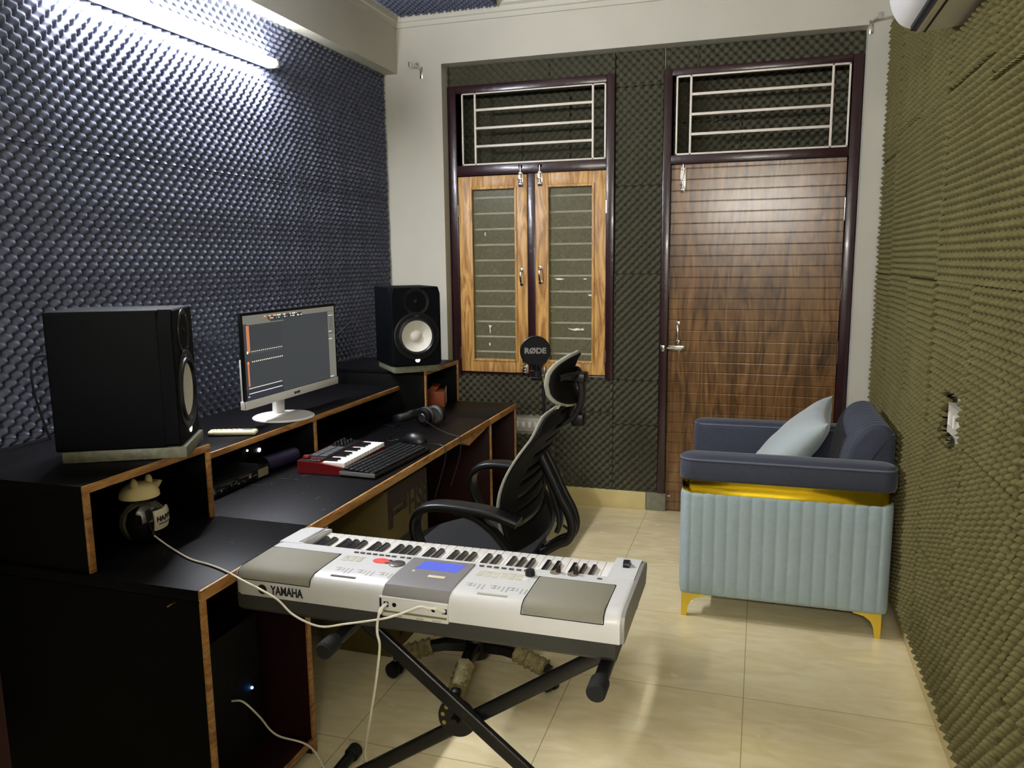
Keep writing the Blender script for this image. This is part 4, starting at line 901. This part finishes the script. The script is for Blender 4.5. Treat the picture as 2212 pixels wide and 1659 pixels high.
b.sweep(spline([(-.575,2.575,1.112),(-.60,2.50,1.118),(-.622,2.47,1.115)],4),.030,.018,seg=1,rnd=10); b.sweep(spline([(-.575,2.575,1.112),(-.60,2.65,1.118),(-.622,2.68,1.115)],4),.030,.018,seg=1,rnd=10)
b.box(-.598,-.550,2.545,2.605,1.09,1.125,.006); b.box(-.60,-.555,2.555,2.60,.94,.985,.008); b.obj('headrest_bracket', BLACK, oc, smooth=50)
# ---------------------------------------------------------------- microphone
mc = thing('microphone_stand', 'black microphone stand with round pop filter behind the office chair', 'microphone stand', (-1.08,3.98,0))
MP = V(-1.078,3.96,0)
MB().cyl(MP+V(0,0,.12),MP+V(0,0,.62),.011,seg=14).obj('lower_pole', SB, mc); MB().cyl(MP+V(0,0,.60),MP+V(0,0,.875),.008,seg=14).obj('upper_pole', SB, mc)
MB().cyl(MP+V(0,0,.585),MP+V(0,0,.635),.016,seg=14).obj('height_clutch', BLACK, mc)
for a in (30,150,270): a = math.radians(a); b = MB(); b.sweep([MP+V(0,0,.16),MP+V(.17*math.cos(a),.17*math.sin(a),.012)],.014,.010); b.obj('tripod_leg', SB, mc)
MB().cyl(MP+V(0,0,.862),MP+V(0,0,.886),.012,seg=16).obj('thread_adapter', mat('brass_thread',(200,176,110),.3,1), mc)
sm = MB(); sm.lathe([(.026,0),(.028,.01),(.028,.07),(.024,.08)],MP+V(-.035,-.01,.875),(0,0,1),20); sm = sm.obj('shock_mount', BLACK, mc)
for z in (.89,.925,.955): b = MB(); b.lathe([(.031,-.003),(.034,0),(.031,.003)],MP+V(-.035,-.01,z),(0,0,1),20); b.obj('mount_ring', mat('gunmetal',(90,92,94),.3,.8), sm)
MB().box(MP.x-.012,MP.x+.014,MP.y-.012,MP.y+.012,.905,.945,.004).obj('clamp_block', mat('grey_metal',(150,146,140),.35,.7), mc)
b = MB(); b.sphere(MP+V(-.001,-.005,.90),.012,1,1,1,14); b.obj('clamp_knob', mat('grey_metal',(0,0,0)), mc)
b = MB(); b.lathe([(.024,0),(.027,.02),(.027,.11),(.024,.135),(.012,.15)],MP+V(-.035,0,.95),(0,0,1),24); b.obj('microphone_body', mat('nickel',(150,150,140),.35,.8), mc)
nrm = (V(0,0,CAMZ)-V(-1.101,3.9,1.035)); nrm.z = .0; nrm.normalize()
PC = V(-1.101,3.885,1.036)
b = MB(); b.lathe([(.0745,-.006),(.079,-.003),(.079,.003),(.0745,.006),(.0735,0)],PC,nrm,56,cap=False); pf = b.obj('pop_filter_ring', BLACK, mc)
b = MB(); b.lathe([(.0745,-.001),(.0745,.001)],PC,nrm,56); b.obj('filter_mesh', mat('black_gauze',(7,6,7),.6,spec=.2), pf)
xd = V(-nrm.y,nrm.x,0); xd = xd if xd.x > 0 else -xd
text_obj('filter_lettering','RØDE',.040,frame_mtx(PC+nrm*.0016,xd,(0,0,1)),mat('grey_print',(118,116,110),.5),pf,bold=.0018,width=.112)
b = MB(); b.sweep([PC+V(0,0,-.078),PC+V(.0,.01,-.10),MP+V(-.035,-.02,.93)],.022,.014,side=xd); b.obj('filter_bracket', BLACK, mc)
b = MB(); b.sweep([PC+xd*.055-nrm*.02+V(0,0,-.05),PC+xd*.02-nrm*.03+V(0,0,-.09)],.02,.014,side=xd); b.obj('mount_arm', BLACK, mc)
# ---------------------------------------------------------------- armchair
sf = thing('armchair', 'slate and pale blue-grey velvet armchair with gold trim against the right wall', 'armchair', (.12,3.63,0))
def rrect(x0,x1,y0,y1,r,n=8,corners=(1,1,1,1)):
    out = []
    for (cx,cy,a0),on in zip(((x1-r,y1-r,0),(x0+r,y1-r,90),(x0+r,y0+r,180),(x1-r,y0+r,270)),corners):
        if on: out += [(cx+r*math.cos(math.radians(a0+90*i/n)),cy+r*math.sin(math.radians(a0+90*i/n))) for i in range(n+1)]
        else: out.append((cx+(r if a0 in (0,270) else -r),cy+(r if a0 in (0,90) else -r)))
    return out
SX0, SX1, SY0, SY1 = -.292, .524, 3.20, 4.05
def channel_panel(x0,x1,y0,y1,z0,z1,outer,nch,nm):
    """upholstered arm side: rounded box whose outer face has vertical channels"""
    P0 = rrect(x0,x1,y0,y1,.045,6)
    # resample perimeter finely
    per = []; n = len(P0)
    for i in range(n):
        a = V(*P0[i],0); c = V(*P0[(i+1)%n],0); m = max(1,int((c-a).length/.004))
        for k in range(m): per.append(a.lerp(c,k/m))
    cx, cy = (x0+x1)/2,(y0+y1)/2; w_ = (x1-x0)/nch
    def disp(p, z, amt):
        nx, ny = 0,0
        if p.y <= y0+.046 or p.y >= y1-.046: f = ((p.x-x0)/w_) % 1.0; b_ = .0065*(abs(math.sin(PI*f)))**.30-.0065
        else: f = ((p.y-y0)/(w_)) % 1.0; b_ = .0065*(abs(math.sin(PI*f)))**.30-.0065
        e = V(p.x-cx,(p.y-cy)*1,0); d_ = V(0,math.copysign(1,p.y-cy),0) if (p.y <= y0+.02 or p.y >= y1-.02) else V(math.copysign(1,p.x-cx),0,0)
        return V(p.x,p.y,0)+d_*(b_-amt)+V(0,0,z)
    rr = []
    for z,am in ((z0,.014),(z0+.006,.005),(z0+.02,0),(z0+.12,0),((z0+z1)/2,0),(z1-.10,0),(z1-.02,0),(z1-.005,.004),(z1,.012)): rr.append([disp(p,z,am) for p in per])
    b = MB(); b.skin(rr); return b.obj(nm, FABL, sf, smooth=70)
channel_panel(SX0,SX1,SY0,SY0+.125,.105,.552,-1,17,'arm_panel')
channel_panel(SX0,SX1,SY1-.125,SY1,.105,.552,1,17,'arm_panel')
def gold_band(y0,y1):
    P = rrect(SX0+.004,SX1-.01,y0+.004,y1-.004,.042,6); b = MB()
    b.skin([[V(cx_,cy_,z) if True else None for cx_,cy_ in [((x-.119)*k+.119,(y-(y0+y1)/2)*k+(y0+y1)/2) for x,y in P]] for z,k in ((.545,.97),(.552,.992),(.575,.996),(.598,.992),(.606,.97))]); b.obj('gold_band', GOLD, sf, smooth=60)
gold_band(SY0,SY0+.125); gold_band(SY1-.125,SY1)
def arm_cushion(y0,y1,nm='arm_cushion'):
    y0 -= .006; y1 += .004; r = .055
    P = rrect(SX0-.004,SX1+.004,y0,y1,r,8); b = MB(); rr = []; yc = (y0+y1)/2; xc = (SX0+SX1)/2
    def sc(k): return [((x-xc)*(1-k/(SX1-xc))+xc,(y-yc)*(1-k/(y1-yc))+yc) for x,y in P]
    for z,k in ((.600,.012),(.604,.004),(.615,0),(.655,0),(.683,.003),(.689,.006),(.697,.010),(.7025,.022),(.704,.045)): rr.append([V(x,y,z) for x,y in sc(k)])
    b.skin(rr); o = b.obj(nm, FABD, sf, smooth=60)
    b = MB(); lp = [V(x,y,.688) for x,y in sc(.003)]; b.sweep(lp+[lp[0]],.009,.009,rnd=8); b.obj('piping', PIPE, o, smooth=60)
arm_cushion(SY0,SY0+.125); 
# far arm cushion is taller on the inside
arm_cushion(SY1-.125,SY1)
MB().box(SX0-.001,.50,SY1-.1335,SY1-.06,.40,.694,.022,4).obj('inner_arm_pad', FABD, sf); MB().box(SX0+.01,.50,SY0+.04,SY0+.128,.40,.61,.012).obj('inner_arm_pad', FABD, sf)
MB().box(SX0+.02,.50,SY0+.12,SY1-.12,.12,.29,.015).obj('seat_base', FABL, sf)
MB().box(SX0+.0,.36,SY0+.128,SY1-.128,.285,.435,.035,4).obj('seat_cushion', FABD, sf)
# channelled backrest
bp_ = [(.315,.40),(.330,.55),(.352,.70),(.378,.775),(.415,.822),(.455,.840),(.490,.838),(.517,.815),(.527,.775),(.528,.55),(.528,.12),(.44,.12)]
bs = spline([(x,0,z) for x,z in bp_],4); cxx, czz = .45,.55; b = MB(); rr = []
NB = 12; Y0b,Y1b = SY0+.132,SY1-.132
for i in range(NB*8+1):
    f = (i/8) % 1.0; y = Y0b+(Y1b-Y0b)*i/(NB*8); k = .010*(1-abs(math.sin(PI*f))**.45)
    if i == 0 or i == NB*8: k = .022
    ring = []
    for j,p in enumerate(bs):
        a_ = bs[max(j-1,0)]; c_ = bs[min(j+1,len(bs)-1)]; tg = (c_-a_).normalized(); nn = V(-tg.z,0,tg.x); ring.append(V(p.x,y,p.z)-nn*k)
    rr.append(ring)
b.skin(rr); b.obj('backrest', FABD, sf, smooth=70)
# gold legs
def gleg(x, y, sx_):
    b = MB(); b.prism([(x,.0),(x+sx_*.022,.0),(x+sx_*.028,.045),(x+sx_*.040,.070),(x+sx_*.065,.088),(x+sx_*.105,.097),(x+sx_*.105,.106),(x,.106)],'y',y-.012,y+.012)
    b.obj('leg', mat('brushed_gold',(220,192,72),.35,.9), sf)
for y in (SY0+.035,SY1-.035): gleg(SX0+.015,y,1); gleg(SX1-.025,y,-1)
# cushion on the armchair
pw = thing('throw_cushion', 'pale grey velvet cushion leaning on the armchair backrest', 'cushion', (.12,3.62,.45))
def pillow(c00,c10,c11,c01,th,m,parent):
    n = 26; c = [Vector(q) for q in (c00,c10,c11,c01)]; nr = ((c[1]-c[0]).cross(c[3]-c[0])).normalized(); b = MB(); G = []
    for sg in (1,-1):
        g = []
        for i in range(n+1):
            row = []
            for j in range(n+1):
                u = i/n; v = j/n; e = ((1-(2*u-1)**2)*(1-(2*v-1)**2)); k = max(0,e)**.42
                uu = .5+(u-.5)*(1-.10*(1-(2*v-1)**2)**1.0*0-.09*(math.sin(PI*v))*abs(2*u-1)**2); vv = .5+(v-.5)*(1-.09*math.sin(PI*u)*abs(2*v-1)**2)
                p = c[0]*(1-uu)*(1-vv)+c[1]*uu*(1-vv)+c[2]*uu*vv+c[3]*(1-uu)*vv
                wr = (.0040*math.sin(30*v+5*math.sin(4*u))*(abs(2*u-1)**1.2)+.003*math.sin(24*u+7*v)*(abs(2*v-1)**2))*k
                row.append(b.bm.verts.new(p+nr*sg*(th/2*k+wr)))
            g.append(row)
        for i in range(n):
            for j in range(n): b.bm.faces.new((g[i][j],g[i+1][j],g[i+1][j+1],g[i][j+1]))
    bmesh.ops.remove_doubles(b.bm, verts=b.bm.verts[:], dist=.0004)
    return b.obj('cushion_cover', m, parent, smooth=80)
pillow((-.04,3.46,.44),(-.04,3.86,.445),(.338,3.93,.855),(.29,3.50,.80),.17,mat('pale_grey_velvet',(168,178,178),.8,bump=(500,.2,.0008),sheen=.4),pw)
# ---------------------------------------------------------------- light levels
def setem(m, s): m.node_tree.nodes['Principled BSDF'].inputs['Emission Strength'].default_value = s
setem(TUBE, 72); setem(TUBE2, 66)
W = bpy.data.worlds.new('world'); SC.world = W; W.use_nodes = True
W.node_tree.nodes['Background'].inputs[0].default_value = (.5,.55,.6,1); W.node_tree.nodes['Background'].inputs[1].default_value = .0
SC.view_settings.view_transform = 'Standard'; SC.view_settings.look = 'None'; SC.view_settings.gamma = 1
SC.view_settings.use_curve_mapping = False; SC.view_settings.exposure = 2.4
